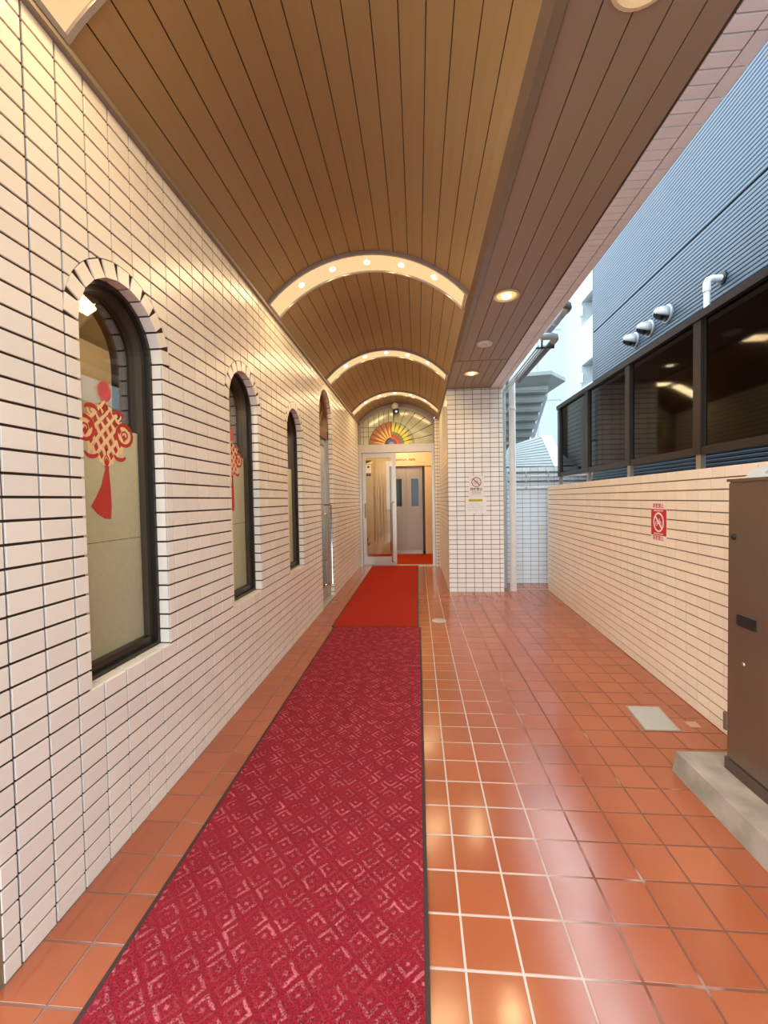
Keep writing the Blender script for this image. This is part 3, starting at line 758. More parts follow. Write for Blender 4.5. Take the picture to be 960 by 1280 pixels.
# ---------------------------------------------------------------- far low wall outdoors
wf = MB().box(1.13, 2.7, 6.206, 6.40, -.02, 1.672).build('wall_far', 'mortar_grey'); struct(wf, 'white tiled outdoor wall beyond the downpipes', 'wall')
tfar = Tiles(wf, 'wall_tile'); ffar = Frame((1.395, 6.2, 0), (1, 0, 0), (0, 0, 1))
tfar.mat = 'far_tile'
for k in range(26):
    for j in range(-2, 12): tfar.add(ffar, rect(j*PC+.0024, (j+1)*PC-.0024, k*.0645+.0026, (k+1)*.0645-.0026))
tfar.flush()
st = MB().box(1.29, 1.75, 5.765, 5.80, -.003, .006).build('trim_5', 'white_frame'); struct(st, 'pale threshold strip across the floor before the far wall', 'trim')
for z, r_, mt, lb in ((1.598, .011, 'pipe_dark_and_shadow', 'upper conduit shadow built as a dark tube'), (1.545, .014, 'pipe_white', 'white conduit between two built shadows'), (1.470, .010, 'pipe_dark_and_shadow', 'lower conduit shadow built as a dark tube'), (1.375, .015, 'pipe_white', 'lowest white conduit')):  # dark runs stand in for shadow lines of the white conduits
    c = thing('conduit', lb+' along the top of the white outdoor wall', 'pipe', (1.4, 6.17, z), 'conduits on the outdoor wall')
    MB().tube([(1.30, 6.18, z), (2.6, 6.18, z)], r_, 8).build('run', mt, c, True)
    for x in (1.55, 1.86): MB().box(x-.008, x+.008, 6.16, 6.203, z-r_-.004, z+r_+.004).build('clip', 'pipe_grey', c)

# ================================================================= ENTRANCE (door_2), lobby, lift
d2 = thing('door_2', '', None, (-.38, YE, 0)); struct(d2, 'steel framed glass entrance with stained-glass fanlight', 'door')
MB().box(-1.09, .322, YE-.06, YE+.06, 2.125, 2.275).build('header', 'steel', d2)
MB().box(-1.09, -1.035, YE-.05, YE+.05, 0, 2.125).build('jamb', 'steel', d2)
MB().box(.268, .322, YE-.05, YE+.05, 0, 2.125).build('jamb', 'steel', d2)
FX0, FX1, FZ0 = -1.085, .322, 2.275
hf = (FX1-FX0)/2; fsag = .295; zsp = 2.66; Rf = (hf*hf+fsag**2)/(2*fsag); fcx = (FX0+FX1)/2; fcz = zsp+fsag-Rf; fth = math.asin(hf/Rf)
def fpt(t, r): return (fcx+r*math.sin(t), fcz+r*math.cos(t))
m = MB()
for k in range(24):
    a, b_ = -fth+2*fth*k/24, -fth+2*fth*(k+1)/24
    m.prism([(x, YE-.05, z) for x, z in (fpt(a, Rf), fpt(b_, Rf), fpt(b_, Rf-.03), fpt(a, Rf-.03))], (0, .08, 0))
    m2 = [fpt(a, Rf), fpt(b_, Rf)]
    m.prism([(x, YE-.02, z) for x, z in (m2[0], m2[1], (m2[1][0], 3.2), (m2[0][0], 3.2))], (0, .1, 0))
m.box(FX0, FX0+.03, YE-.05, YE+.03, FZ0, zsp); m.box(FX1-.03, FX1, YE-.05, YE+.03, FZ0, zsp)
m.build('fanlight_frame', 'white_frame', d2)
def ftop(x): return fcz+math.sqrt(max(0, (Rf-.03)**2-(x-fcx)**2))
# stained glass: a radial sun in a grid of pale panes, built piece by piece
GL = {}
def gm(c): 
    if c not in GL: GL[c] = plain('art_glass_%d' % len(GL), S(*c), .15, 0, .8, var=.1, nscale=25)
    return GL[c]
YG = YE-.01
SX, SZ, SR = -.47, FZ0, .42
def piece(poly, mt, name='glass_piece', d=.004): MB().prism([(x, YG, z) for x, z in poly], (0, -d, 0)).build(name, mt, d2)
def clip_top(poly): return [(x, min(z, ftop(x))) for x, z in poly]
def sun(r, a): return (SX+r*math.cos(a), SZ+r*math.sin(a))
gl = [FX0+.03, -1.0, -.90, -.79]
for a, b_ in zip(gl, gl[1:]+[None]):
    if b_ is None: b_ = -.70
    for z0, z1 in ((FZ0, 2.43), (2.43, 2.52), (2.52, 2.60), (2.60, 3.0)):
        p = [(a+.004, z0+.004), (b_-.004, z0+.004), (b_-.004, z1-.004), (a+.004, z1-.004)]
        p = minus_disc(clip_top(p), (SX, SZ), SR+.004)
        if len(p) > 2 and poly_area(p) > 1e-4: piece(p, 'fan_clear')
xs = [-.70, -.61, -.52, -.43]
for a, b_ in zip(xs, xs[1:]):
    la = SZ+math.sqrt(max(0, SR**2-(a-SX)**2)); lb = SZ+math.sqrt(max(0, SR**2-(b_-SX)**2))
    piece(clip_top([(a+.004, la+.004), (b_-.004, lb+.004), (b_-.004, 3.1), (a+.004, 3.1)]), 'fan_clear')
angs = [0, 12, 25, 38, 52, 66, 84]
def ray_out(a):
    r = SR
    while True:
        x, z = sun(r, a)
        if x > FX1-.03 or z > ftop(x) or r > 1.6: return (min(x, FX1-.03), z)
        r += .005
for a, b_ in zip(angs, angs[1:]):
    a, b_ = math.radians(a+.5), math.radians(b_-.5); p = [sun(SR+.004, a), sun(SR+.004, b_)]
    q = [ray_out(b_-(b_-a)*k/6) for k in range(7)]
    piece(p+q, 'fan_clear')
for k in range(6):      # orange-brown sectors on one half, green-yellow on the other
    a, b_ = PI/2+PI/2*k/6+.02, PI/2+PI/2*(k+1)/6-.02
    piece([sun(.27, a), sun(SR-.004, a), sun(SR-.004, (a+b_)/2), sun(SR-.004, b_), sun(.27, b_)], gm((176, 112, 68)))
    am = (a+b_)/2
    piece([sun(.13, a), sun(.30, am-.02), sun(.345, am), sun(.30, am+.02), sun(.13, b_)], gm((246, 196, 74)), d=.007)
    piece([sun(.13, a), sun(.27, a), sun(.27, b_), sun(.13, b_)], gm((196, 124, 50)), d=.003)
for k in range(7):
    a, b_ = PI/2*k/7+.02, PI/2*(k+1)/7-.02; am = (a+b_)/2
    piece([sun(.27, a), sun(SR-.004, a), sun(SR-.004, am), sun(SR-.004, b_), sun(.27, b_)], gm((176, 178, 118)))
    piece([sun(.24, a), sun(.30, a), sun(.385, am), sun(.30, b_), sun(.24, b_)], gm((240, 220, 52)), d=.007)
    piece([sun(.19, a), sun(.24, a), sun(.24, b_), sun(.19, b_)], gm((120, 140, 70)), d=.005)
piece([sun(.19, PI/2*k/8) for k in range(9)]+[sun(.12, PI/2*k/8) for k in range(8, -1, -1)], gm((176, 74, 58)), d=.006)
piece([sun(.13, PI/2*k/8) for k in range(9)]+[sun(.09, PI/2*k/8) for k in range(8, -1, -1)], gm((224, 84, 60)), d=.008)
piece([sun(.105, PI*k/16) for k in range(17)], gm((82, 70, 124)), d=.010)
piece([sun(.05, PI*k/8) for k in range(9)], gm((150, 140, 180)), d=.012)
MB().prism([(FX0+.02, YG+.002, FZ0), (FX1-.02, YG+.002, FZ0)]+[(x, YG+.002, ftop(x)+.005) for x in [FX1-.02-(FX1-FX0-.04)*k/20 for k in range(21)]], (0, .006, 0)).build('lead_came', 'lead', d2)
# glass leaf with wide steel rails and a tall pull handle
leaf = MB().box(-1.03, -.965, YE-.02, YE+.02, .02, 2.12).box(-.965, -.475, YE-.018, YE+.018, .02, .17).box(-.965, -.475, YE-.018, YE+.018, 2.03, 2.12).box(-.475, -.40, YE-.02, YE+.02, .02, 2.12)
lf2 = leaf.build('leaf', 'steel', d2)
MB().box(-.965, -.475, YE-.005, YE+.005, .17, 2.03).build('pane', 'glass', lf2)
MB().tube([(-.44, YE-.02, 1.20), (-.47, YE-.075, 1.20), (-.485, YE-.085, 1.185), (-.485, YE-.085, .09), (-.47, YE-.075, .075), (-.44, YE-.02, .075)], .012, 8).build('pull_handle', 'chrome', d2, True)
MB().box(-1.09, .322, YE-.06, YE+.06, -.02, .012).build('threshold', 'silver', d2)
# short brass handle on the hinge stile
MB().tube([(-.985, YE-.02, 1.18), (-.985, YE-.06, 1.17), (-.985, YE-.06, .92), (-.985, YE-.02, .91)], .011, 8).build('side_handle', plain('brass', (.72, .55, .25, 1), .25, .9), d2, True)
# lobby shell
for nm, bx_, lb in (('floor_lobby', (-1.55, .42, YE+.06, 9.62, -.05, -.004), 'floor of the lift lobby under the carpet'), ('ceiling_lobby', (-1.55, .42, YE+.06, 9.62, 2.62, 2.7), 'cream lobby ceiling'),
                    ('wall_lobby_side', (-1.6, -1.5, YE+.06, 9.62, -.05, 2.65), 'cream boarded lobby wall beside the potted plant'), ('wall_lobby_end', (.335, .40, YE+.1, 9.62, -.05, 2.65), 'cream boarded lobby wall beside the lift')):
    o = MB().box(*bx_).build(nm, 'cream_board'); struct(o, lb, nm.split('_')[0])
lobby = MB().box(-1.5, .335, 9.60, 9.63, -.004, 2.62).build('wall_lobby', 'cream_board'); struct(lobby, 'cream boarded lobby wall around the lift', 'wall')
MB().box(-1.5, -.625, 9.5, 9.62, 0, 2.62).build('panel', 'cream_board', lobby)
MB().box(-.625, .335, 9.46, 9.62, 1.99, 2.62).build('lintel', 'cream_board', lobby)
MB().box(.165, .335, 9.5, 9.62, 0, 1.99).build('panel', 'cream_board', lobby)
for x in (-.98, -.91, -.84, -.77): MB().box(x-.004, x+.004, 9.494, 9.502, .3, 1.55).build('groove', 'wood', lobby)
lc = MB().box(-1.45, .33, YE+.07, 9.5, -.004, .010).build('lobby_carpet', 'lobby_carpet'); tag(lc, 'orange-red carpet on the lobby floor inside the entrance', 'carpet')
d3 = thing('door_3', '', None, (-.24, 9.5, 0)); struct(d3, 'stainless steel lift door of two leaves with narrow windows', 'door')
for s_, xa, xb, wx0, wx1 in ((0, -.60, -.252, -.48, -.355), (1, -.248, .110, -.142, .025)):
    m = MB().box(xa, wx0, 9.56, 9.58, .08, 1.98).box(wx1, xb, 9.56, 9.58, .08, 1.98).box(wx0, wx1, 9.56, 9.58, .08, 1.09).box(wx0, wx1, 9.56, 9.58, 1.71, 1.98)
    lf3 = m.build('leaf', 'lift_steel', d3)
    MB().box(wx0, wx1, 9.566, 9.574, 1.09, 1.71).build('pane', plain('dark_lift_glass', (.008, .009, .011, 1), .12, 0, .4), lf3)
m = MB().box(-.625, -.60, 9.50, 9.60, 0, 2.0).box(.110, .165, 9.50, 9.60, 0, 2.0).box(-.625, .165, 9.50, 9.60, 1.98, 2.0); m.build('frame', 'bronze_light', d3)
MB().box(-.625, .165, 9.50, 9.60, 0, .08).build('sill', 'steel', d3)
# small bronze letters on the lintel (too small to be read in the photo) with a round emblem
lt = thing('lettering', 'small bronze lettering with a round emblem on the cream lintel above the lift', 'sign', (-.25, 9.45, 2.13))
xk = -.468
for i, k in enumerate((1, 1, 1, 1, 1, 1, 0, 1, 1, 1, 1)):
    if k:
        MB().box(xk, xk+.008, 9.448, 9.461, 2.112, 2.150).box(xk+.008, xk+.026, 9.448, 9.461, 2.142 if i % 2 else 2.112, 2.150 if i % 2 else 2.120).box(xk+.020, xk+.027, 9.448, 9.461, 2.118, 2.146).build('letter', 'gold', lt)
        xk += .039
    else:
        MB().lathe((xk+.02, 9.461, 2.131), [(.022, 0), (.022, .008), (.016, .012)], (0, -1, 0), 16).build('emblem', plain('pale_gold', (.9, .72, .4, 1), .4), lt); xk += .052
pot = thing('potted_plant', 'white pot with green and reddish leaves behind the entrance glass', 'plant', (-1.06, 8.5, .01))
MB().lathe((-1.06, 8.5, .01), [(.05, 0), (.065, .30), (.068, .31), (.05, .31)], (0, 0, 1), 16).build('pot', 'white_plastic', pot, True)
for k in range(12):
    a = k*2.4; h = .30+.03*(k % 4); L_ = .12+.05*(k % 3)
    b0 = Vector((-1.06, 8.5, .30)); d_ = Vector((math.cos(a)*L_*.5, math.sin(a)*L_*.5, .05+.04*(k % 4))); s_ = Vector((-math.sin(a), math.cos(a), 0))*.022
    MB().hexa([b0, b0+d_*.55+s_, b0+d_*1.1, b0+d_*.55-s_], [q+Vector((0, 0, .004)) for q in (b0, b0+d_*.55+s_, b0+d_*1.1, b0+d_*.55-s_)]).build('leaf', 'leaf' if k % 3 else 'leaf_brown', pot)
# notices on the entrance glass
n1 = thing('door_notice', 'pale notice with a black emblem stuck on the entrance glass', 'notice', (-.93, YE-.006, 1.83))
MB().box(-.963, -.862, YE-.0075, YE-.0055, 1.755, 1.905).build('sheet', 'paper', n1)
MB().prism([(-.945, YE-.0085, 1.86), (-.915, YE-.0085, 1.842), (-.885, YE-.0085, 1.866), (-.915, YE-.0085, 1.89)], (0, .001, 0)).build('emblem', 'ink', n1)
n2 = thing('door_label', 'small dark label below the notice on the entrance glass', 'label', (-.93, YE-.006, 1.70))
MB().box(-.958, -.872, YE-.0075, YE-.0055, 1.695, 1.738).build('sheet', 'ink', n2); MB().box(-.93, -.90, YE-.0085, YE-.0075, 1.71, 1.722).build('print', 'ink_grey', n2)
n3 = thing('door_sticker', 'green and cream wedge sticker in the top corner of the entrance glass', 'sticker', (-.93, YE-.006, 1.95))
MB().prism([(-.963, YE-.0075, 1.93), (-.83, YE-.0075, 1.985), (-.963, YE-.0075, 1.99)], (0, .002, 0)).build('green_area', 'leaf', n3)
MB().prism([(-.963, YE-.0075, 1.92), (-.85, YE-.0075, 1.92), (-.83, YE-.0075, 1.98)], (0, .002, 0)).build('cream_area', 'decal_cream', n3)
ll = thing('lobby_light', 'round ceiling light inside the lobby', 'ceiling light', (-.35, 8.6, 2.62))
MB().lathe((-.35, 8.6, 2.618), [(.14, 0), (.14, -.03), (.10, -.045)], (0, 0, 1), 24).build('shade', emit('lobby_lamp_shade', (1, .78, .5), 3), ll, True)
lamp('glow', 'POINT', (-.35, 8.6, 2.48), LOBBY_W, ll, .08, col=(1, .78, .5))
# camera on the fanlight
cc = thing('security_camera', 'small security camera with pale mount hanging over the fanlight', 'camera', (-.392, 7.80, 2.97))
MB().lathe((-.392, 7.80, 3.02), [(.05, 0), (.066, -.03), (.064, -.075), (.04, -.11)], (0, 0, 1), 16).build('mount', 'pipe_white', cc, True)
MB().tube([(-.385, 7.80, 2.93), (-.375, 7.79, 2.885)], .016, 8).build('arm', 'black', cc, True)
MB().tube([(-.372, 7.84, 2.880), (-.368, 7.79, 2.868), (-.362, 7.68, 2.842), (-.361, 7.665, 2.838)], [.042, .052, .052, .045], 14).build('housing', 'black', cc, True)
MB().tube([(-.361, 7.667, 2.8385), (-.3605, 7.655, 2.836)], .020, 12).build('lens', 'chrome', cc, True)

# ================================================================= CARPETS, COVERS
def runner(name, label, x0, x1, y0, y1, mat, h):
    t = thing(name, label, 'carpet', ((x0+x1)/2, (y0+y1)/2, 0))
    m = MB(); ny = max(6, int((y1-y0)/.4)); nx = 6; vs_ = []
    for j in range(ny+1):
        for i in range(nx+1): vs_.append((x0+(x1-x0)*i/nx, y0+(y1-y0)*j/ny, h+random.uniform(-.0006, .0006)))
    top = len(vs_)
    m.add(vs_, [(j*(nx+1)+i, j*(nx+1)+i+1, (j+1)*(nx+1)+i+1, (j+1)*(nx+1)+i) for j in range(ny) for i in range(nx)])
    m.box(x0, x1, y0, y1, .0005, h-.0015); m.build('pile', mat, t)
    for s_, x in ((0, x0-.014), (1, x1)): MB().box(x, x+.014, y0, y1, .0005, h-.001).build('edge_binding', 'binding', t)
    for y in (y0-.010, y1): MB().box(x0, x1, y, y+.010, .0005, h-.002).build('edge_binding', 'binding', t)
runner('patterned_runner', 'long crimson runner with lighter zigzag pattern leading up the passage', -.826, .000, -.6, 4.045, 'carpet', .010)
runner('plain_runner', 'short plain orange-red runner before the entrance door', -.850, -.022, 4.066, 7.82, 'carpet_far', .009)
fp_ = thing('floor_plate', 'silver steel access cover in the floor near the low wall', 'cover', (1.28, 2.43, 0))
MB().prism([(1.190, 2.303, .0005), (1.362, 2.303, .0005), (1.390, 2.556, .0005), (1.218, 2.556, .0005)], (0, 0, .003)).build('plate', 'silver', fp_)
MB().prism([(1.182, 2.296, .0002), (1.370, 2.296, .0002), (1.398, 2.563, .0002), (1.210, 2.563, .0002)], (0, 0, .0018)).build('rim', 'steel', fp_)
sp = MB().box(1.44, 1.50, 2.34, 2.40, .0003, .002).build('square_marker', 'pink_cap'); tag(sp, 'tiny pale square marker in the floor beside the steel cover', 'cover')
dr = thing('floor_drain', 'round silver drain lid in the floor tiles beside the runner', 'drain', (.202, 4.295, 0))
MB().lathe((.202, 4.295, .0004), [(.073, 0), (.073, .003), (.068, .0042)], (0, 0, 1), 28).build('lid', 'silver', dr, True)
MB().lathe((.202, 4.295, .0044), [(.020, 0), (.018, .002)], (0, 0, 1), 14).build('plug', 'steel', dr, True)

# ================================================================= CABINET ON ITS PLINTH
pn = MB(); 
x0, x1, y0, y1 = 1.133, 1.60, .2, 1.948
pn.hexa([(x0, y0, -.002), (1.476, y0, -.002), (1.536, y1+.012, -.002), (x0-.002, y1+.018, -.002)], [(x0+.004, y0, .1), (1.474, y0, .1), (1.53, y1+.004, .1), (x0+.004, y1, .1)])
pln = pn.build('concrete_plinth', 'concrete'); tag(pln, 'low weathered concrete plinth under the brown metal cabinet', 'plinth')
cb_ = thing('metal_cabinet', 'tall brown steel cabinet standing on the concrete plinth by the low wall', 'cabinet', (1.38, 1.4, .1))
MB().box(1.276, 1.478, .45, 1.832, .150, 1.300).build('body', 'cabinet', cb_)
MB().box(1.268, 1.48, .44, 1.840, 1.296, 1.308).build('top_plate', 'cabinet', cb_)
MB().box(1.268, 1.478, .445, 1.842, .102, .150).build('base', plain('brown_steel_base', (.10, .065, .045, 1), .4, .3), cb_)
dr_ = MB().box(1.269, 1.276, .46, 1.828, .160, 1.290).build('door', 'cabinet', cb_)
MB().lathe((1.269, 1.798, 1.075), [(.012, 0), (.011, .006), (.006, .010)], (-1, 0, 0), 14).build('lock', 'black', dr_, True)
hd = MB().box(1.264, 1.269, 1.682, 1.776, .724, .766).box(1.260, 1.264, 1.688, 1.770, .752, .764).build('handle', 'black', dr_)
MB().lathe((1.269, 1.745, .575), [(.009, 0), (.007, .003)], (-1, 0, 0), 10).build('plug', 'steel', dr_, True)
MB().tube([(1.274, 1.838, .265), (1.274, 1.838, .335)], .013, 8).build('hinge', 'cabinet', cb_, True)
m = MB(); outer = []; inner = []
for k in range(13):
    a = PI*k/12; outer.append((1.32, 1.70-.105*math.cos(a), 1.308+.044*math.sin(a)**.7)); inner.append((1.32, 1.70-.022*math.cos(a), 1.318+.016*math.sin(a)))
for k in range(12): m.hexa([outer[k], outer[k+1], inner[k+1], inner[k]], [(p[0]+.02, p[1], p[2]) for p in (outer[k], outer[k+1], inner[k+1], inner[k])])
hl = m.build('lifting_lug', 'white_plastic', cb_); hl['label'] = 'pale arched lug with a hole'
MB().box(1.318, 1.342, 1.59, 1.81, 1.306, 1.319).build('lug_foot', 'white_plastic', cb_)

# ================================================================= SIGNS
def text_mesh(s, size, parent, mat, Mx, name='lettering', ext=.0004):
    cu_ = bpy.data.curves.new(name, 'FONT'); cu_.body = s; cu_.size = size; cu_.align_x = 'CENTER'; cu_.align_y = 'CENTER'; cu_.extrude = ext; cu_.offset = size*.016; cu_.resolution_u = 2
    tmp = bpy.data.objects.new(name, cu_); sc.collection.objects.link(tmp); bpy.context.view_layer.update()
    me = bpy.data.meshes.new_from_object(tmp.evaluated_get(bpy.context.evaluated_depsgraph_get())); bpy.data.objects.remove(tmp)
    me.name = name; me.materials.clear(); me.materials.append(MT[mat]); me.transform(Mx)
    o = bpy.data.objects.new(name, me); sc.collection.objects.link(o); attach(o, parent); return o
class Sheet:
    def __init__(s, fr): s.fr = fr; s.M = Matrix(((fr.U.x, fr.V.x, fr.N.x, fr.O.x), (fr.U.y, fr.V.y, fr.N.y, fr.O.y), (fr.U.z, fr.V.z, fr.N.z, fr.O.z), (0, 0, 0, 1)))
    def poly(s, pts, n, th, m=None):
        m = m or MB(); m.hexa([s.fr.p(u, v, n) for u, v in pts], [s.fr.p(u, v, n+th) for u, v in pts]); return m
    def ring(s, c, r, w_, n0, th, m, k=36):
        for i in range(k):
            a, b_ = 2*PI*i/k, 2*PI*(i+1)/k
            s.poly([(c[0]+q*math.cos(t), c[1]+q*math.sin(t)) for q, t in ((r, a), (r, b_), (r-w_, b_), (r-w_, a))], n0, th, m)
    def bar(s, a, b_, w_, n0, th, m):
        d = Vector((b_[0]-a[0], b_[1]-a[1])); q = Vector((-d.y, d.x)).normalized()*w_/2
        s.poly([(a[0]+q.x, a[1]+q.y), (b_[0]+q.x, b_[1]+q.y), (b_[0]-q.x, b_[1]-q.y), (a[0]-q.x, a[1]-q.y)], n0, th, m)
def bike(S_, c, k, n0, m):
    for dx in (-.5, .5): S_.ring((c[0]+dx*k, c[1]-.18*k), .30*k, .07*k, n0, .0004, m, 18)
    P_ = [(-.5, -.18), (-.2, .28), (.3, .28), (.5, -.18)]
    for a, b_ in (((-.5, -.18), (-.22, .25)), ((-.22, .25), (.28, .25)), ((.28, .25), (.0, -.18)), ((.0, -.18), (-.22, .25)), ((.0, -.18), (-.5, -.18)), ((.5, -.18), (.22, .45)), ((.12, .45), (.34, .45)), ((-.32, .38), (-.12, .38))):
        S_.bar((c[0]+a[0]*k, c[1]+a[1]*k), (c[0]+b_[0]*k, c[1]+b_[1]*k), .06*k, n0, .0004, m)
# notices on the pillar
fr1 = Frame((.776, PY0-.0002, 1.40), (1, 0, 0), (0, 0, 1)); s1 = Sheet(fr1)
g1 = thing('parking_notice', 'white sheet with crossed-out bicycle circle, taped on the tiled pillar', 'notice', (.776, PY0, 1.40))
s1.poly(rect(-.098, .098, -.133, .138), 0, .0008).build('sheet', 'paper_pink', g1)
m = MB(); s1.ring((0, .058), .064, .009, .0008, .0006, m); s1.bar((-.044, .102), (.044, .014), .010, .0016, .0006, m); m.build('ban_symbol', 'maroon', g1)
m = MB(); bike(s1, (0, .058), .052, .0009, m); m.build('bicycle_pictogram', 'ink_grey', g1)
text_mesh('駐輪禁止', .040, g1, 'ink', s1.M @ Matrix.Translation((0, -.037, .0009)))
m = MB()
for v, (a, b_) in ((-.066, (-.066, .070)), (-.082, (-.058, .058)), (-.098, (-.056, .058))):
    for i in range(14):
        u = a+(b_-a)*i/14; s1.poly(rect(u, u+(b_-a)/14*.6, v-.004, v+.004), .0008, .0003, m)
m.build('small_print', 'ink_grey', g1)['kind'] = 'stuff'
fr2 = Frame((.767, PY0-.0002, 1.158), (1, 0, 0), (0, 0, 1)); s2 = Sheet(fr2)
g2 = thing('paper_notice', 'white paper with yellow highlighted heading below the bicycle notice', 'notice', (.767, PY0, 1.158))
s2.poly(rect(-.138, .138, -.112, .106), 0, .0006).build('sheet', 'paper', g2)
s2.poly(rect(-.094, .090, .042, .076), .0006, .0002).build('highlight', 'yellow', g2)
m = MB()
for i in range(9):
    u = -.090+i*.0195; s2.poly(rect(u, u+.013, .050, .055), .0008, .0003, m); s2.poly(rect(u+.004, u+.008, .050, .069), .0008, .0003, m); s2.poly(rect(u, u+.013, .063, .067), .0008, .0003, m)
m.build('heading_print', 'olive', g2)
m = MB()
for r_ in range(6):
    for i in range(16):
        if (i*7+r_*5) % 6 == 0: continue
        u = -.105+i*.0128; s2.poly(rect(u, u+.008, .02-r_*.020, .024-r_*.020), .0006, .0003, m)
m.build('small_print', 'ink_grey', g2)['kind'] = 'stuff'
# red bicycle ban sign on the low wall
ys = 2.94; fU = -fR.U if fR.U.y > 0 else fR.U     # reads left to right for someone facing the wall: toward the camera
fr3 = Frame(Vector((xr(ys), ys, 1.066))+fR.N*.0003, fU, (0, 0, 1)); s3 = Sheet(fr3)
g3 = thing('red_ban_sign', 'red sticker with white crossed-out bicycle circle on the low peach wall', 'sign', tuple(fr3.O))
s3.poly(rect(-.098, .098, -.128, .128), 0, .0008).build('backing', 'paper_pink', g3)
s3.poly(rect(-.096, .096, -.088, .088), .0008, .0004).build('red_field', 'red', g3)
m = MB(); s3.ring((0, 0), .066, .012, .0012, .0005, m); s3.bar((-.044, .042), (.044, -.042), .013, .0012, .0006, m); m.build('ban_symbol', 'paper_pink', g3)
m = MB(); bike(s3, (0, 0), .052, .0012, m); m.build('bicycle_pictogram', 'paper_pink', g3)
for v in (.108, -.108): text_mesh('駐輪禁止', .034, g3, 'red', s3.M @ Matrix.Translation((-.004, v, .0009)))
m = MB()
for v in (.077, -.077):
    for i in range(12): u = -.06+i*.010; s3.poly(rect(u, u+.006, v-.004, v+.004), .0012, .0003, m)
m.build('small_print', 'paper_pink', g3)['kind'] = 'stuff'

# ================================================================= SMOKED SCREENS ON THE LOW WALL
XS = 1.73
scr = thing('smoked_screen', 'row of brown framed smoked screens on stub posts on top of the low wall', 'screen', (XS, 3.4, 1.39))
posts = [5.262, 4.425, 3.59, 2.735, 1.895, 1.05]
for k, y in enumerate(posts):
    MB().box(XS-.022, XS+.028, y-.035, y+.035, 1.49, 2.30).build('post', 'bronze_light', scr)
    MB().box(XS-.010, XS+.020, y-.022, y+.022, 1.391, 1.492).build('stub', 'steel', scr)
MB().box(XS-.03, XS+.036, posts[-1]-.04, posts[0]+.05, 2.300, 2.345).build('top_rail', 'bronze_light', scr)
for a, b_ in zip(posts, posts[1:]):
    MB().box(XS-.018, XS+.024, b_+.035, a-.035, 1.488, 1.535).build('bottom_rail', 'bronze_light', scr)
    MB().box(XS-.002, XS+.006, b_+.03, a-.03, 1.53, 2.305).build('pane', 'smoke_pane', scr)
    MB().box(XS-.008, XS+.016, a-.055, a-.035, 1.535, 2.30).build('stile', 'bronze', scr)

# ================================================================= NEIGHBOUR WITH NAVY SIDING
XN, YN = 2.2, 5.48
nb = thing('neighbour_building', 'neighbouring building clad in navy ribbed metal siding', 'building', (XN+1, 3, 0))
MB().box(XN+.02, 6.5, -2, YN-.004, 0, 4.3).build('core', 'siding_gap', nb)
def siding(z0, z1, nm='siding_panel'):
    m = MB(); z = z0; p = .031
    while z < z1-.01:
        e = min(z+p, z1)
        m.prism([(XN+.012, -2, z), (XN+.003, -2, z+.003), (XN, -2, z+.008), (XN, -2, e-.006), (XN+.003, -2, e-.002), (XN+.012, -2, e)], (0, YN+2, 0)); z += p
    return m.build(nm, 'siding', nb)
for z0, z1 in ((.3, 1.70), (1.71, 3.262), (3.275, 4.3)): siding(z0, z1)
MB().box(XN, XN+.05, YN-.012, YN+.012, .3, 4.3).build('corner_trim', 'siding', nb)
for k, (y, z) in enumerate(((4.456, 2.80), (4.190, 2.81), (3.905, 2.825))):
    h = thing('vent_hood', ['round steel vent hood furthest from the white elbow pipe on the navy siding', 'round steel vent hood, middle one of three on the navy siding', 'round steel vent hood closest to the white elbow pipe on the navy siding'][k], 'vent', (XN, y, z), 'vent hoods on the navy siding')
    MB().lathe((XN-.001, y, z), [(.078, 0), (.078, .012), (.070, .016)], (-1, 0, 0), 20).build('flange', 'galvanised', h, True)
    m = MB(); n = 20; R_ = .066; grid = []
    for i in range(7):          # a hooded quarter dome, open underneath
        t = PI/2*i/6; ring = []
        for j in range(n+1):
            a = -.62+(PI+1.24)*j/n
            rr_ = R_*math.cos(t*.92); ring.append((XN-.015-.105*math.sin(t), y+rr_*math.cos(a), z+rr_*math.sin(a)+.012*math.sin(t)))
        grid.append(ring)
    vs_ = [p for r_ in grid for p in r_]; fs_ = [(i*(n+1)+j, i*(n+1)+j+1, (i+1)*(n+1)+j+1, (i+1)*(n+1)+j) for i in range(6) for j in range(n)]
    m.add(vs_, fs_); o = m.build('hood', 'galvanised', h, True); sm_ = o.modifiers.new('thickness', 'SOLIDIFY'); sm_.thickness = .004
    MB().lathe((XN-.004, y, z-.012), [(.050, 0), (.050, .03)], (-1, 0, 0), 16).build('throat', 'black', h)
ep = thing('elbow_pipe', 'white elbow pipe leaving the navy siding above the screens', 'pipe', (XN, 3.243, 2.78))
MB().tube([(XN-.002, 3.243, 2.79), (XN-.075, 3.243, 2.79), (XN-.098, 3.243, 2.782), (XN-.108, 3.243, 2.76), (XN-.108, 3.243, 2.70)], [.025, .025, .025, .025, .025], 12).build('elbow', 'white_plastic', ep, True)
MB().tube([(XN-.108, 3.243, 2.71), (XN-.108, 3.243, 2.40)], .020, 12).build('tail', 'white_plastic', ep, True)
MB().lathe((XN-.001, 3.243, 2.79), [(.045, 0), (.045, .010), (.03, .013)], (-1, 0, 0), 16).build('collar', 'black', ep, True)

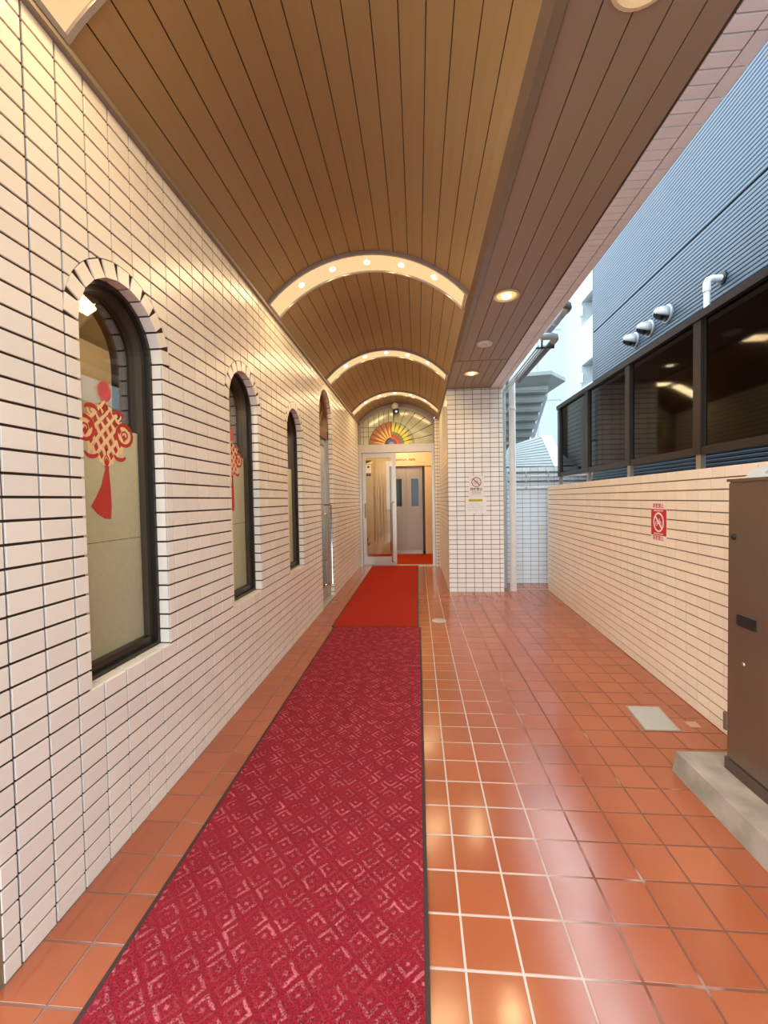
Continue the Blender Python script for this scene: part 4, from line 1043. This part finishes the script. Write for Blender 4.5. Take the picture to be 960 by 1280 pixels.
# ================================================================= PIPES BY THE PILLAR
def downpipe(x, y, r_, mat, label, z1):
    t = thing('downpipe', label, 'pipe', (x, y, 0), 'downpipes beside the pillar')
    MB().tube([(x, y, 0), (x, y, z1)], r_, 16).build('pipe', mat, t, True)
    for z in (.62, 2.42):
        MB().lathe((x, y, z), [(r_+.001, -.018), (r_+.006, -.015), (r_+.006, .015), (r_+.001, .018)], (0, 0, 1), 16).build('collar', mat, t, True)
    MB().box(PX1-.02, x-r_*.5, y-.008, y+.008, 1.96, 1.985).build('bracket', 'pipe_grey', t)
downpipe(1.263, 5.72, .043, 'pipe_white', 'thick white downpipe standing beside the tiled pillar', 2.95)
downpipe(1.193, 5.95, .034, 'pipe_grey', 'thin pale grey downpipe tucked behind the white one', 2.95)
dp = thing('gutter_pipe', 'dark grey pipe slung along the tiled beam with a pale elbow', 'pipe', (1.3, 4.6, 2.72))
MB().tube([(1.305, 5.50, 2.722), (1.305, 4.12, 2.722)], .030, 12).build('run', 'pipe_dark_and_shadow', dp, True)
MB().tube([(1.165, 4.06, 2.735), (1.26, 4.06, 2.735), (1.295, 4.07, 2.73), (1.305, 4.10, 2.724), (1.305, 4.15, 2.722)], .032, 12).build('elbow', 'pipe_grey', dp, True)
MB().box(1.16, 1.33, 4.20, 4.22, 2.676, 2.688).box(1.21, 1.222, 4.20, 4.22, 2.676, 2.76).box(1.318, 1.33, 4.20, 4.22, 2.676, 2.74).build('hanger', 'black', dp)
dp2 = thing('gutter_pipe', 'grey pipe stub higher up the tiled beam, ending in a rounded cap', 'pipe', (1.3, 4.0, 2.87))
MB().tube([(1.30, 4.32, 2.862), (1.30, 3.80, 2.856)], .028, 12).build('run', 'pipe_grey', dp2, True)
MB().tube([(1.165, 3.70, 2.860), (1.25, 3.70, 2.860), (1.285, 3.715, 2.857), (1.30, 3.75, 2.856), (1.30, 3.81, 2.856)], .033, 12).build('elbow', 'steel', dp2, True)
MB().tube([(1.30, 4.05, 2.859), (1.30, 4.07, 2.859)], .033, 12).build('collar', 'pipe_white', dp2, True)
for k, (x, z) in enumerate(((1.195, 2.715), (1.222, 2.712), (1.250, 2.715))):
    cd = MB().tube([(x, 6.1, z), (x, 4.25, z)], .008, 8).build('cable_conduit', 'pipe_grey', None, True)
    tag(cd, ['thin grey conduit along the beam, closest to the beam tiles', 'thin grey conduit along the beam, between two others', 'thin grey conduit along the beam, next to the dark pipe'][k], 'pipe', 'thin conduits under the beam edge')

# ================================================================= BEHIND: tiled hood, stairs, white apartments
hood = thing('tiled_hood', 'sloped hood with shade-grey ribbed front and white tiled flank above the outdoor wall', 'hood', (1.8, 6.8, 1.68))
A, B = Vector((1.18, 6.30, 1.69)), Vector((1.985, 6.30, 1.68)); Cc, D = Vector((1.935, 6.80, 2.205)), Vector((1.30, 7.35, 2.03))
E, F_ = Vector((2.75, 7.3, 1.70)), Vector((2.45, 7.4, 2.27))
D = Vector((1.408, 6.623, 2.026)); F_ = Vector((2.146, 7.0, 2.236)); E = B+(F_-Cc)*1.25
MB().add([A, B, Cc, D, E, F_, (1.2, 8.2, 1.69), (2.75, 8.2, 1.70), (1.41, 8.2, 1.9), (2.2, 8.2, 2.0)], [(0, 1, 2, 3), (1, 4, 5, 2), (0, 6, 7, 4, 1), (3, 2, 5, 9, 8), (0, 3, 8, 6), (4, 7, 9, 5), (6, 8, 9, 7)]).build('core', 'siding_gap', hood)
def quadpatch(P00, P10, P11, P01, nu, nv, gap_u, gap_v, th, mat, name):
    nrm = (P10-P00).cross(P01-P00).normalized()
    if nrm.y > 0 and abs(nrm.y) > .2: nrm = -nrm
    if nrm.z < 0: nrm = -nrm
    L = lambda u, v: (P00*(1-u)+P10*u)*(1-v)+(P01*(1-u)+P11*u)*v
    for i in range(nu):
        for j in range(nv):
            u0_, u1_, v0_, v1_ = (i+gap_u)/nu, (i+1-gap_u)/nu, (j+gap_v)/nv, (j+1-gap_v)/nv
            q = [L(u0_, v0_), L(u1_, v0_), L(u1_, v1_), L(u0_, v1_)]
            MB().hexa(q, [p+nrm*th for p in q]).build(name, mat, hood)
quadpatch(A, B, Cc, D, 1, 11, 0, .09, .012, 'hood_shade', 'slat')
quadpatch(B, E, F_, Cc, 7, 9, .04, .06, .012, 'far_tile', 'hood_tile')

stairs = thing('outdoor_staircase', 'grey concrete outdoor staircase seen from its stepped underside', 'staircase', (2.2, 9.4, 3))
for k in range(8):
    y = 8.95+.22*k; z = 3.56-.150*k; x1_ = 2.70-.006*k
    MB().box(1.2, x1_, y, y+.25, z-.15, z).build('step', 'stair', stairs)
    MB().box(1.2, x1_, y-.02, y+.0, z-.12, z+.17).build('riser', 'stair', stairs)
MB().prism([(1.2, 8.6, 3.60), (2.66, 8.6, 3.66), (3.05, 8.95, 3.60), (2.71, 9.25, 3.40), (1.2, 9.25, 3.40)], (0, 0, .07)).build('landing', 'stair', stairs)
MB().box(1.0, 1.2, 8.6, 11.2, 0, 3.6).build('side_wall', 'grey_wall', stairs)
MB().prism([(2.72, 9.2, 3.36), (2.72, 10.9, 2.16), (2.72, 10.9, 2.26), (2.72, 9.2, 3.50)], (.05, 0, 0)).build('stringer', 'white_wall', stairs)

apt = thing('apartment_building', 'white apartment building with open balcony corridors beyond the staircase', 'building', (7.3, 20, 0))
MB().box(1.2, 7.3, 22.0, 24, 0, 15).build('end_wall', 'white_wall', apt)
MB().box(7.3, 10, 19.4, 24, 0, 15).build('corner_block', 'white_wall', apt)
MB().box(8.6, 10, 10.0, 19.4, 0, 15).build('corridor_wall', 'grey_wall', apt)
for z0, z1 in ((4.3, 6.02), (7.0, 8.72), (9.75, 11.5), (12.5, 14.2)):
    MB().box(7.3, 7.45, 10.0, 19.4, z0, z1).build('parapet', 'white_wall', apt); MB().box(7.45, 8.6, 10.0, 19.4, z0, z0+.2).build('corridor_slab', 'grey_wall', apt)
for z in (9.35, 6.45): MB().box(7.20, 7.32, 19.30, 19.5, z-.2, z+.2).build('wall_lamp', 'white_plastic', apt)
for z in (6.1, 9.6): MB().box(1.2, 7.3, 21.985, 22.0, z, z+.05).build('joint', 'grey_wall', apt)
for x in (4.6, 6.1): MB().box(x, x+.05, 21.985, 22.0, 3, 15).build('joint', 'grey_wall', apt)
